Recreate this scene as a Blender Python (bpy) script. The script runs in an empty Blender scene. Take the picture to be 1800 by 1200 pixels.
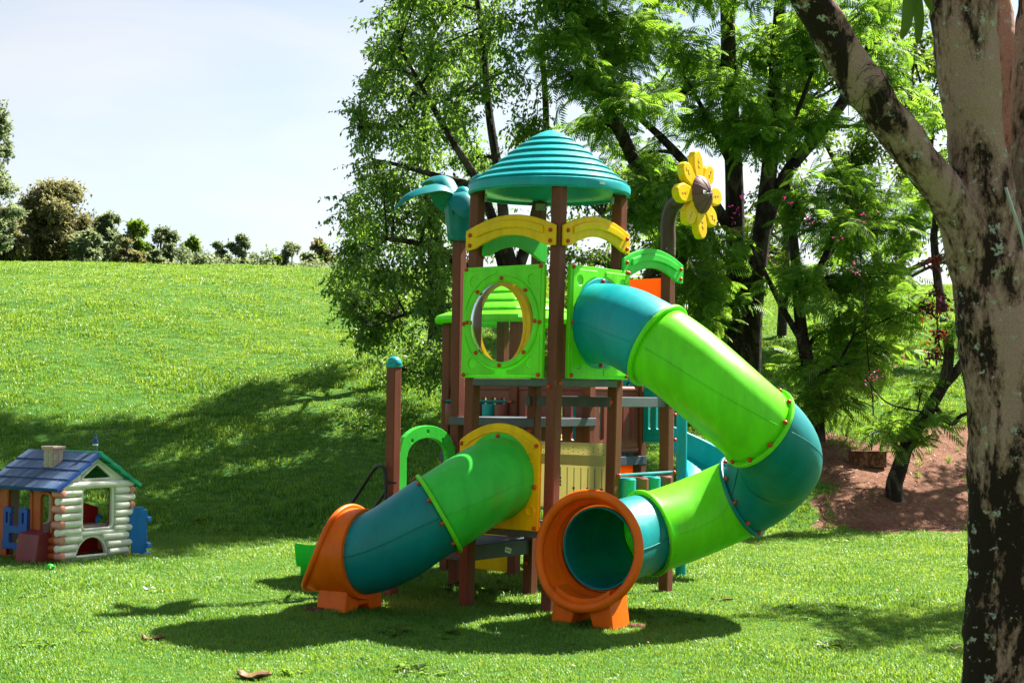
import bpy, bmesh, math, random
import numpy as np
from mathutils import Vector, Matrix

R = random.Random(11)
rng = np.random.default_rng(11)
scene = bpy.context.scene
col = scene.collection
rad = math.radians

# ------------------------------------------------------------------ camera
CAM_H, FPX, HORIZON, ROLL = 2.05, 2700.0, 690.0, 0.012
PITCH = math.atan((HORIZON - 600) / FPX)
fw = Vector((0, math.cos(PITCH), math.sin(PITCH)))
r0 = Vector((1, 0, 0)); u0 = Vector((0, -math.sin(PITCH), math.cos(PITCH)))
cr = r0 * math.cos(ROLL) + u0 * math.sin(ROLL)
cu = -r0 * math.sin(ROLL) + u0 * math.cos(ROLL)
cam_data = bpy.data.cameras.new('camera')
cam_data.sensor_width = 36.0
cam_data.lens = 36.0 * FPX / 1800.0
cam_data.clip_start = 0.1
cam_data.clip_end = 3000.0
cam = bpy.data.objects.new('camera', cam_data)
col.objects.link(cam)
m = Matrix((( cr.x, cu.x, -fw.x, 0.0), (cr.y, cu.y, -fw.y, 0.0), (cr.z, cu.z, -fw.z, CAM_H), (0, 0, 0, 1)))
cam.matrix_world = m
scene.camera = cam

def P(px, py, D):
    """point at depth D (world y) seen at photo pixel px,py (1800 wide)"""
    d = fw + cr * ((px - 900) / FPX) + cu * ((600 - py) / FPX)
    t = D / d.y
    return Vector((0, 0, CAM_H)) + d * t

# ------------------------------------------------------------------ light
SUN_TO = Vector((0.63, 0.545, 1.0)).normalized()
SUN_EL = math.asin(SUN_TO.z)
SUN_AZ = math.atan2(SUN_TO.x, SUN_TO.y)
sd = bpy.data.lights.new('sun', 'SUN')
sd.energy = 5.0
sd.angle = rad(0.6)
sd.color = (1.0, 0.955, 0.88)
sun = bpy.data.objects.new('sun', sd)
col.objects.link(sun)
sun.location = (30, 30, 60)
sun.rotation_euler = (-SUN_TO).to_track_quat('-Z', 'Y').to_euler()

world = bpy.data.worlds.new('World')
scene.world = world
world.use_nodes = True
wn, wl = world.node_tree.nodes, world.node_tree.links
wn.clear()
wout = wn.new('ShaderNodeOutputWorld')
wbg = wn.new('ShaderNodeBackground'); wbg.inputs['Strength'].default_value = 0.05
sky = wn.new('ShaderNodeTexSky')
sky.sky_type = 'NISHITA'; sky.sun_disc = False
sky.sun_elevation = SUN_EL; sky.sun_rotation = SUN_AZ
sky.altitude = 600; sky.air_density = 1.0; sky.dust_density = 1.5; sky.ozone_density = 1.5
# thin high cloud: veils the blue with a paler, brighter tone of the same sky
tc = wn.new('ShaderNodeTexCoord')
mp = wn.new('ShaderNodeMapping'); mp.inputs['Scale'].default_value = (1.0, 1.3, 4.2); mp.inputs['Rotation'].default_value = (0.2, 0.35, 0.5)
nz = wn.new('ShaderNodeTexNoise'); nz.inputs['Scale'].default_value = 2.3; nz.inputs['Detail'].default_value = 7; nz.inputs['Roughness'].default_value = 0.52; nz.inputs['Distortion'].default_value = 0.5
rp = wn.new('ShaderNodeMapRange'); rp.inputs['From Min'].default_value = 0.34; rp.inputs['From Max'].default_value = 0.66; rp.inputs['To Min'].default_value = 0.32; rp.inputs['To Max'].default_value = 1.0
hsv = wn.new('ShaderNodeHueSaturation'); hsv.inputs['Saturation'].default_value = 0.20; hsv.inputs['Value'].default_value = 0.90
mx = wn.new('ShaderNodeMix'); mx.data_type = 'RGBA'
wl.new(tc.outputs['Generated'], mp.inputs['Vector']); wl.new(mp.outputs['Vector'], nz.inputs['Vector'])
wl.new(nz.outputs['Fac'], rp.inputs['Value']); wl.new(rp.outputs['Result'], mx.inputs['Factor'])
wl.new(sky.outputs['Color'], hsv.inputs['Color'])
wl.new(sky.outputs['Color'], mx.inputs['A']); wl.new(hsv.outputs['Color'], mx.inputs['B'])
wl.new(mx.outputs['Result'], wbg.inputs['Color']); wl.new(wbg.outputs['Background'], wout.inputs['Surface'])

vs = scene.view_settings
vs.view_transform = 'Standard'; vs.look = 'None'; vs.gamma = 1.0; vs.use_curve_mapping = False
vs.exposure = 1.93
scene.cycles.max_bounces = 8
scene.cycles.transparent_max_bounces = 12
scene.cycles.transmission_bounces = 6
scene.cycles.caustics_reflective = False
scene.cycles.caustics_refractive = False

# ------------------------------------------------------------------ helpers
WM = {}

def tag(o, label=None, cat=None, group=None, kind=None):
    if label: o['label'] = label
    if cat: o['category'] = cat
    if group: o['group'] = group
    if kind: o['kind'] = kind
    return o

def link(o, parent=None, mat=None):
    """link with world matrix mat, parented without moving"""
    col.objects.link(o)
    w = mat if mat is not None else Matrix.Identity(4)
    WM[o.name] = w
    if parent is not None:
        o.parent = parent
        o.matrix_parent_inverse = WM[parent.name].inverted()
    o.matrix_basis = w
    return o

def empty(name, loc, parent=None):
    o = bpy.data.objects.new(name, None)
    o.empty_display_size = 0.2
    return link(o, parent, Matrix.Translation(Vector(loc)))

def fast_mesh(name, V, F):
    """V (n,3), F (m,k) integer arrays"""
    V = np.asarray(V, dtype=np.float32); F = np.asarray(F, dtype=np.int32)
    me = bpy.data.meshes.new(name)
    me.vertices.add(len(V)); me.vertices.foreach_set('co', V.ravel())
    k = F.shape[1]
    me.loops.add(F.size); me.loops.foreach_set('vertex_index', F.ravel())
    me.polygons.add(len(F)); me.polygons.foreach_set('loop_start', np.arange(0, F.size, k, dtype=np.int32))
    me.update(calc_edges=True)
    return me

class MB:
    def __init__(s): s.V = []; s.F = []
    def add(s, V, F):
        n = len(s.V)
        s.V += [tuple(v) for v in V]; s.F += [tuple(i + n for i in f) for f in F]
        return s
    def box(s, c, size, ax=None):
        """box centred at c; ax = three axis vectors"""
        c = Vector(c); a = ax or (Vector((1, 0, 0)), Vector((0, 1, 0)), Vector((0, 0, 1)))
        V = []
        for sx in (-.5, .5):
            for sy in (-.5, .5):
                for sz in (-.5, .5):
                    V.append(c + a[0] * (sx * size[0]) + a[1] * (sy * size[1]) + a[2] * (sz * size[2]))
        return s.add(V, [(0, 1, 3, 2), (4, 6, 7, 5), (0, 4, 5, 1), (2, 3, 7, 6), (0, 2, 6, 4), (1, 5, 7, 3)])
    def sweep(s, pts, radii, n=12, cap=True, squash=None, closed=False):
        pts = [Vector(p) for p in pts]
        if not hasattr(radii, '__len__'): radii = [radii] * len(pts)
        N = len(pts); rings = []
        T = []
        for i in range(N):
            if closed: t = pts[(i + 1) % N] - pts[i - 1]
            else: t = pts[min(i + 1, N - 1)] - pts[max(i - 1, 0)]
            T.append(t.normalized())
        up = Vector((0, 0, 1)) if abs(T[0].z) < .9 else Vector((1, 0, 0))
        a = T[0].cross(up).normalized()
        V = []
        for i in range(N):
            a = (a - T[i] * a.dot(T[i])).normalized(); b = T[i].cross(a)
            for k in range(n):
                th = 2 * math.pi * k / n
                V.append(pts[i] + (a * math.cos(th) + b * math.sin(th)) * radii[i])
        F = []
        for i in range(N if closed else N - 1):
            j = (i + 1) % N
            for k in range(n):
                k2 = (k + 1) % n
                F.append((i * n + k, i * n + k2, j * n + k2, j * n + k))
        if cap and not closed:
            F.append(tuple(range(n - 1, -1, -1))); F.append(tuple((N - 1) * n + k for k in range(n)))
        return s.add(V, F)
    def lathe(s, prof, n=32, c=(0, 0, 0), ax=None, a0=0.0, a1=2 * math.pi):
        """prof [(r,h)], axis third of ax"""
        c = Vector(c); A = ax or (Vector((1, 0, 0)), Vector((0, 1, 0)), Vector((0, 0, 1)))
        full = abs(a1 - a0 - 2 * math.pi) < 1e-6
        m_ = n if full else n + 1
        V = []; F = []
        for (r, h) in prof:
            for k in range(m_):
                th = a0 + (a1 - a0) * k / n
                V.append(c + A[0] * (r * math.cos(th)) + A[1] * (r * math.sin(th)) + A[2] * h)
        for i in range(len(prof) - 1):
            for k in range(n):
                k2 = (k + 1) % m_ if full else k + 1
                F.append((i * m_ + k, i * m_ + k2, (i + 1) * m_ + k2, (i + 1) * m_ + k))
        return s.add(V, F)
    def plate(s, outer, holes, O, eu, en, ez, n0, n1):
        """flat 2-d shape (u,z) with holes extruded from n0 to n1 along en"""
        bm = bmesh.new(); loops = []
        for lp in [outer] + list(holes):
            vs_ = [bm.verts.new((p[0], p[1], 0)) for p in lp]
            for i in range(len(vs_)): bm.edges.new((vs_[i], vs_[(i + 1) % len(vs_)]))
            loops.append(len(lp))
        bm.verts.ensure_lookup_table()
        bmesh.ops.triangle_fill(bm, use_beauty=True, use_dissolve=False, edges=bm.edges[:])
        bm.verts.index_update()
        pts = [(v.co.x, v.co.y) for v in bm.verts]
        tris = [tuple(v.index for v in f.verts) for f in bm.faces]
        bm.free()
        O = Vector(O)
        V = [O + eu * p[0] + ez * p[1] + en * n1 for p in pts] + [O + eu * p[0] + ez * p[1] + en * n0 for p in pts]
        k = len(pts); F = []
        for t in tris:
            a_, b_, c_ = (Vector((pts[i][0], pts[i][1], 0)) for i in t)
            if (b_ - a_).cross(c_ - a_).z < 0: t = t[::-1]
            # eu x ez points along -en or en : orientation fixed below by recalc
            F.append(t); F.append(tuple(i + k for i in t[::-1]))
        st = 0
        for L in loops:
            for i in range(L):
                a_, b_ = st + i, st + (i + 1) % L
                F.append((a_, b_, b_ + k, a_ + k))
            st += L
        return s.add(V, F)
    def build(s, name, mat, parent=None, smooth=False, bevel=0.0, segs=2, solid=0.0, sub=0, fix=True, sharp=40):
        me = bpy.data.meshes.new(name)
        if not s.V: raise ValueError(name)
        c = sum((Vector(v) for v in s.V), Vector()) / len(s.V)
        me.from_pydata([tuple(Vector(v) - c) for v in s.V], [], s.F)
        if fix:
            bm = bmesh.new(); bm.from_mesh(me)
            bmesh.ops.recalc_face_normals(bm, faces=bm.faces[:]); bm.to_mesh(me); bm.free()
        me.materials.append(mat)
        if smooth:
            for p in me.polygons: p.use_smooth = True
            if sharp: me.set_sharp_from_angle(angle=rad(sharp))
        o = bpy.data.objects.new(name, me)
        if solid:
            md = o.modifiers.new('solid', 'SOLIDIFY'); md.thickness = solid; md.offset = 0
        if bevel:
            md = o.modifiers.new('bevel', 'BEVEL'); md.width = bevel; md.segments = segs; md.limit_method = 'ANGLE'; md.angle_limit = rad(35)
        return link(o, parent, Matrix.Translation(c))

def inst(name, mesh, mat4, parent):
    return link(bpy.data.objects.new(name, mesh), parent, mat4)

def frame_mat(p, z_axis, x_hint=Vector((0, 0, 1))):
    z = z_axis.normalized(); x = x_hint - z * x_hint.dot(z)
    if x.length < 1e-4: x = Vector((1, 0, 0)) - z * z.x
    x.normalize(); y = z.cross(x)
    return Matrix(((x.x, y.x, z.x, p[0]), (x.y, y.y, z.y, p[1]), (x.z, y.z, z.z, p[2]), (0, 0, 0, 1)))

def hermite(pts, tans, per=16):
    out = []; dirs = []
    for i in range(len(pts) - 1):
        p0, p1 = Vector(pts[i]), Vector(pts[i + 1]); L = (p1 - p0).length
        m0, m1 = Vector(tans[i]).normalized() * L * 1.05, Vector(tans[i + 1]).normalized() * L * 1.05
        for k in range(per + (1 if i == len(pts) - 2 else 0)):
            t = k / per; t2 = t * t; t3 = t2 * t
            out.append(p0 * (2 * t3 - 3 * t2 + 1) + m0 * (t3 - 2 * t2 + t) + p1 * (-2 * t3 + 3 * t2) + m1 * (t3 - t2))
    return out

def catmull(pts, per=6):
    pts = [Vector(p) for p in pts]; out = []
    for i in range(len(pts) - 1):
        a, b, c, d = pts[max(i - 1, 0)], pts[i], pts[i + 1], pts[min(i + 2, len(pts) - 1)]
        for k in range(per + (1 if i == len(pts) - 2 else 0)):
            t = k / per
            out.append(0.5 * ((2 * b) + (c - a) * t + (2 * a - 5 * b + 4 * c - d) * t * t + (3 * b - a - 3 * c + d) * t ** 3))
    return out

def arc2(cx, cz, r, a0, a1, n):
    return [(cx + r * math.cos(a0 + (a1 - a0) * i / n), cz + r * math.sin(a0 + (a1 - a0) * i / n)) for i in range(n + 1)]

def rrect(x0, x1, z0, z1, r, n=5, rb=None):
    rb = r if rb is None else rb
    return (arc2(x1 - r, z1 - r, r, 0, math.pi / 2, n) + arc2(x0 + r, z1 - r, r, math.pi / 2, math.pi, n)
            + (arc2(x0 + rb, z0 + rb, rb, math.pi, 1.5 * math.pi, n) if rb > 0 else [(x0, z0)])
            + (arc2(x1 - rb, z0 + rb, rb, 1.5 * math.pi, 2 * math.pi, n) if rb > 0 else [(x1, z0)]))

# ------------------------------------------------------------------ materials
def new_mat(name):
    mt = bpy.data.materials.new(name); mt.use_nodes = True
    nt = mt.node_tree; nt.nodes.clear()
    out = nt.nodes.new('ShaderNodeOutputMaterial')
    return mt, nt, nt.nodes, nt.links, out

def ramp(nodes, stops):
    r_ = nodes.new('ShaderNodeValToRGB'); el = r_.color_ramp.elements
    el[0].position, el[0].color = stops[0][0], (*stops[0][1], 1)
    el[1].position, el[1].color = stops[-1][0], (*stops[-1][1], 1)
    for p_, c_ in stops[1:-1]:
        e = el.new(p_); e.color = (*c_, 1)
    return r_

def plastic(name, c, rough=0.42, var=0.12, transl=0.0, dirt=0.10, grain=False, spec=0.32):
    mt, nt, N, L, out = new_mat(name)
    tcn = N.new('ShaderNodeNewGeometry')
    n1 = N.new('ShaderNodeTexNoise'); n1.inputs['Scale'].default_value = 2.2; n1.inputs['Detail'].default_value = 6
    n2 = N.new('ShaderNodeTexNoise'); n2.inputs['Scale'].default_value = 38; n2.inputs['Detail'].default_value = 5
    L.new(tcn.outputs['Position'], n1.inputs['Vector'])
    mpn = N.new('ShaderNodeMapping'); mpn.inputs['Scale'].default_value = (1, 1, 0.06) if grain else (1, 1, 1)
    L.new(tcn.outputs['Position'], mpn.inputs['Vector']); L.new(mpn.outputs['Vector'], n2.inputs['Vector'])
    lo = tuple(x * (1 - var) for x in c); hi = tuple(min(1, x * (1 + var)) for x in c)
    rp_ = ramp(N, [(0.3, lo), (0.7, hi)]); L.new(n1.outputs['Fac'], rp_.inputs['Fac'])
    # fine scuffs and dust
    mr = N.new('ShaderNodeMapRange'); mr.inputs['From Min'].default_value = 0.56; mr.inputs['From Max'].default_value = 0.80
    mr.inputs['To Max'].default_value = dirt; L.new(n2.outputs['Fac'], mr.inputs['Value'])
    mxx = N.new('ShaderNodeMix'); mxx.data_type = 'RGBA'
    L.new(mr.outputs['Result'], mxx.inputs['Factor']); L.new(rp_.outputs['Color'], mxx.inputs['A'])
    mxx.inputs['B'].default_value = (c[0] * .55 + .08, c[1] * .55 + .07, c[2] * .55 + .05, 1)
    n3 = N.new('ShaderNodeTexNoise'); n3.inputs['Scale'].default_value = 7; n3.inputs['Detail'].default_value = 7; n3.inputs['Roughness'].default_value = .65
    mp3 = N.new('ShaderNodeMapping'); mp3.inputs['Scale'].default_value = (1, 1, 0.22); L.new(tcn.outputs['Position'], mp3.inputs['Vector']); L.new(mp3.outputs['Vector'], n3.inputs['Vector'])
    mr3 = N.new('ShaderNodeMapRange'); mr3.inputs['From Min'].default_value = .36; mr3.inputs['From Max'].default_value = .62; mr3.inputs['To Min'].default_value = .86; mr3.inputs['To Max'].default_value = 1.06; L.new(n3.outputs['Fac'], mr3.inputs['Value'])
    vm3 = N.new('ShaderNodeVectorMath'); vm3.operation = 'SCALE'; L.new(mxx.outputs['Result'], vm3.inputs[0]); L.new(mr3.outputs['Result'], vm3.inputs['Scale'])
    b = N.new('ShaderNodeBsdfPrincipled')
    L.new(vm3.outputs['Vector'], b.inputs['Base Color'])
    b.inputs['Specular IOR Level'].default_value = spec
    mr2 = N.new('ShaderNodeMapRange'); mr2.inputs['From Min'].default_value = 0.3; mr2.inputs['From Max'].default_value = 0.7
    mr2.inputs['To Min'].default_value = rough - .07; mr2.inputs['To Max'].default_value = rough + .12
    L.new(n1.outputs['Fac'], mr2.inputs['Value']); L.new(mr2.outputs['Result'], b.inputs['Roughness'])
    bp = N.new('ShaderNodeBump'); bp.inputs['Strength'].default_value = 0.25 if grain else 0.10; bp.inputs['Distance'].default_value = 0.004
    L.new(n2.outputs['Fac'], bp.inputs['Height']); L.new(bp.outputs['Normal'], b.inputs['Normal'])
    if transl:
        tr = N.new('ShaderNodeBsdfTranslucent'); L.new(mxx.outputs['Result'], tr.inputs['Color'])
        ms = N.new('ShaderNodeMixShader'); ms.inputs['Fac'].default_value = transl
        L.new(b.outputs['BSDF'], ms.inputs[1]); L.new(tr.outputs['BSDF'], ms.inputs[2]); L.new(ms.outputs['Shader'], out.inputs['Surface'])
    else:
        L.new(b.outputs['BSDF'], out.inputs['Surface'])
    return mt

MT = {
    'brown': plastic('brown_plastic_wood', (0.165, 0.050, 0.028), 0.55, 0.15, grain=True, dirt=0.12, spec=0.18),
    'teal': plastic('teal_plastic', (0.0, 0.315, 0.33), 0.38, 0.08, transl=0.02),
    'tealdeep': plastic('deep_teal_plastic', (0.0, 0.195, 0.20), 0.4, 0.10, transl=0.02),
    'lime': plastic('lime_plastic', (0.19, 0.86, 0.018), 0.34, 0.06, transl=0.25),
    'green': plastic('green_plastic', (0.050, 0.64, 0.055), 0.36, 0.07, transl=0.18),
    'neon': plastic('bright_green_plastic', (0.030, 0.78, 0.060), 0.36, 0.08, transl=0.6),
    'yellow': plastic('yellow_plastic', (0.90, 0.53, 0.0), 0.38, 0.05, transl=0.08, spec=0.18, dirt=0.05),
    'orange': plastic('orange_plastic', (0.86, 0.145, 0.003), 0.36, 0.07, transl=0.12, spec=0.22, dirt=0.05),
    'amber': plastic('amber_plastic', (0.85, 0.25, 0.003), 0.36, 0.06, transl=0.5),
    'red': plastic('red_bolt_cap', (0.55, 0.055, 0.012), 0.35, 0.12),
    'grey': plastic('grey_deck_plastic', (0.085, 0.095, 0.11), 0.55, 0.15),
    'slate': plastic('slate_step_plastic', (0.06, 0.075, 0.11), 0.5, 0.15),
    'cream': plastic('pale_green_board', (0.64, 0.60, 0.30), 0.5, 0.06, transl=0.5),
    'maroon': plastic('maroon_brown_plastic', (0.20, 0.052, 0.036), 0.42, 0.12),
    'black': plastic('black_rail_paint', (0.012, 0.013, 0.015), 0.35, 0.1, dirt=0.08),
    'metal': plastic('dull_metal', (0.32, 0.32, 0.30), 0.4, 0.1),
    'white': plastic('aged_white_plastic', (0.74, 0.72, 0.64), 0.42, 0.08, dirt=0.4),
    'creamwall': plastic('cream_brick_plastic', (0.46, 0.37, 0.29), 0.5, 0.10, dirt=0.4),
    'terracotta': plastic('orange_cabin_plastic', (0.42, 0.085, 0.022), 0.42, 0.12, dirt=0.3),
    'pink': plastic('faded_pink_plastic', (0.62, 0.26, 0.205), 0.5, 0.14, dirt=0.4),
    'blue': plastic('blue_plastic', (0.012, 0.065, 0.33), 0.38, 0.12),
    'sky': plastic('light_blue_plastic', (0.008, 0.15, 0.50), 0.38, 0.12),
    'navy': plastic('weathered_blue_shingle', (0.062, 0.105, 0.19), 0.6, 0.3, dirt=0.7),
    'mint': plastic('mint_green_plastic', (0.01, 0.33, 0.19), 0.38, 0.1, transl=0.15),
    'crimson': plastic('crimson_plastic', (0.38, 0.018, 0.018), 0.4, 0.1),
    'wine': plastic('wine_plastic', (0.21, 0.030, 0.038), 0.45, 0.12),
    'sticker': plastic('sticker_paper', (0.75, 0.75, 0.74), 0.5, 0.03, dirt=0.1),
    'ink': plastic('ink', (0.05, 0.05, 0.06), 0.5, 0.03, dirt=0.0),
}

def clear_mat(name, tint, gloss=0.10, haze=0.02):
    mt, nt, N, L, out = new_mat(name)
    t = N.new('ShaderNodeBsdfTransparent'); t.inputs['Color'].default_value = (*tint, 1)
    g = N.new('ShaderNodeBsdfGlossy'); g.inputs['Roughness'].default_value = 0.05
    d = N.new('ShaderNodeBsdfDiffuse'); d.inputs['Color'].default_value = (.7, .7, .68, 1)
    ng_ = N.new('ShaderNodeNewGeometry')
    n = N.new('ShaderNodeTexNoise'); n.inputs['Scale'].default_value = 9; n.inputs['Detail'].default_value = 8; n.inputs['Distortion'].default_value = 2.5
    L.new(ng_.outputs['Position'], n.inputs['Vector'])
    mr = N.new('ShaderNodeMapRange'); mr.inputs['From Min'].default_value = .58; mr.inputs['From Max'].default_value = .75; mr.inputs['To Min'].default_value = haze * .4; mr.inputs['To Max'].default_value = haze * 3.5
    L.new(n.outputs['Fac'], mr.inputs['Value'])
    m1 = N.new('ShaderNodeMixShader'); L.new(mr.outputs['Result'], m1.inputs['Fac']); L.new(t.outputs[0], m1.inputs[1]); L.new(d.outputs[0], m1.inputs[2])
    fr = N.new('ShaderNodeFresnel'); fr.inputs['IOR'].default_value = 1.18
    m2 = N.new('ShaderNodeMixShader'); L.new(fr.outputs[0], m2.inputs['Fac']); L.new(m1.outputs[0], m2.inputs[1]); L.new(g.outputs[0], m2.inputs[2])
    L.new(m2.outputs[0], out.inputs['Surface'])
    return mt
MT['pane'] = clear_mat('clear_porthole_plastic', (0.93, 0.95, 0.94))
MT['bottle'] = clear_mat('clear_bottle_plastic', (0.86, 0.90, 0.93), haze=0.12)

def leaf_mat(name, stops, transl=0.45, rough=0.45, spec=0.35, tgain=(1.35, 1.25, 0.6)):
    """leaf colour varies leaf by leaf"""
    mt, nt, N, L, out = new_mat(name)
    g = N.new('ShaderNodeNewGeometry'); oi = N.new('ShaderNodeObjectInfo')
    ad = N.new('ShaderNodeMath'); ad.operation = 'ADD'; L.new(g.outputs['Random Per Island'], ad.inputs[0])
    ml = N.new('ShaderNodeMath'); ml.operation = 'MULTIPLY'; ml.inputs[1].default_value = 0.618; L.new(oi.outputs['Random'], ml.inputs[0])
    L.new(ml.outputs[0], ad.inputs[1]); fr = N.new('ShaderNodeMath'); fr.operation = 'FRACT'; L.new(ad.outputs[0], fr.inputs[0])
    nn = N.new('ShaderNodeTexNoise'); nn.inputs['Scale'].default_value = 0.9; nn.inputs['Detail'].default_value = 4; L.new(g.outputs['Position'], nn.inputs['Vector'])
    a2 = N.new('ShaderNodeMath'); a2.operation = 'MULTIPLY_ADD'; a2.inputs[1].default_value = 0.55; L.new(fr.outputs[0], a2.inputs[0])
    mrn = N.new('ShaderNodeMapRange'); mrn.inputs['From Min'].default_value = .3; mrn.inputs['From Max'].default_value = .7; mrn.inputs['To Max'].default_value = .45
    L.new(nn.outputs['Fac'], mrn.inputs['Value']); L.new(mrn.outputs['Result'], a2.inputs[2])
    rp_ = ramp(N, stops); L.new(a2.outputs[0], rp_.inputs['Fac'])
    b = N.new('ShaderNodeBsdfPrincipled'); L.new(rp_.outputs['Color'], b.inputs['Base Color'])
    b.inputs['Roughness'].default_value = rough; b.inputs['Specular IOR Level'].default_value = spec
    mu = N.new('ShaderNodeMix'); mu.data_type = 'RGBA'; mu.blend_type = 'MULTIPLY'; mu.inputs['Factor'].default_value = 1; mu.clamp_result = False
    L.new(rp_.outputs['Color'], mu.inputs['A']); mu.inputs['B'].default_value = (*tgain, 1)
    t = N.new('ShaderNodeBsdfTranslucent'); L.new(mu.outputs['Result'], t.inputs['Color'])
    ms = N.new('ShaderNodeMixShader'); ms.inputs['Fac'].default_value = transl
    L.new(b.outputs[0], ms.inputs[1]); L.new(t.outputs[0], ms.inputs[2]); L.new(ms.outputs[0], out.inputs['Surface'])
    return mt

MT['grass'] = leaf_mat('grass_blades', [(0.0, (0.040, 0.185, 0.020)), (0.4, (0.076, 0.27, 0.030)), (0.75, (0.118, 0.335, 0.045)), (1.0, (0.155, 0.37, 0.075))], 0.47, 0.40, 0.45, (2.95, 1.30, 0.7))
MT['leaf_fine'] = leaf_mat('small_dark_leaves', [(0.0, (0.055, 0.118, 0.026)), (0.5, (0.092, 0.18, 0.038)), (1.0, (0.165, 0.265, 0.066))], 0.60, 0.42, 0.4, (1.9, 1.75, 0.8))
MT['leaf_feather'] = leaf_mat('feathery_leaves', [(0.0, (0.068, 0.16, 0.024)), (0.5, (0.115, 0.24, 0.036)), (1.0, (0.19, 0.325, 0.058))], 0.58, 0.45, 0.3, (1.8, 1.6, 0.7))
MT['leaf_light'] = leaf_mat('yellow_green_leaves', [(0.0, (0.07, 0.14, 0.015)), (0.5, (0.13, 0.22, 0.025)), (1.0, (0.21, 0.29, 0.05))], 0.55)
MT['leaf_olive'] = leaf_mat('olive_leaves', [(0.0, (0.11, 0.12, 0.06)), (0.5, (0.165, 0.17, 0.085)), (1.0, (0.23, 0.21, 0.12))], 0.55, tgain=(1.6, 1.5, 1.0))
MT['leaf_far'] = leaf_mat('hazed_far_leaves', [(0.0, (0.11, 0.145, 0.10)), (0.5, (0.15, 0.195, 0.12)), (1.0, (0.20, 0.245, 0.14))], 0.55, tgain=(1.6, 1.5, 1.0))  # paler, bluer leaf tones: distance haze mixed into the colour
MT['leaf_red'] = leaf_mat('red_leaves', [(0.0, (0.045, 0.010, 0.012)), (0.6, (0.10, 0.016, 0.02)), (1.0, (0.32, 0.06, 0.02))], 0.4, tgain=(1.5, .8, .6))
MT['petal'] = leaf_mat('magenta_petals', [(0.0, (0.40, 0.015, 0.17)), (1.0, (0.62, 0.05, 0.33))], 0.3, tgain=(1.2, .8, 1))
MT['strap'] = leaf_mat('strap_leaves', [(0.0, (0.06, 0.13, 0.015)), (1.0, (0.13, 0.21, 0.03))], 0.5)
MT['dryleaf'] = leaf_mat('dry_leaf', [(0.0, (0.10, 0.045, 0.02)), (1.0, (0.20, 0.10, 0.045))], 0.1, 0.6)

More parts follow.
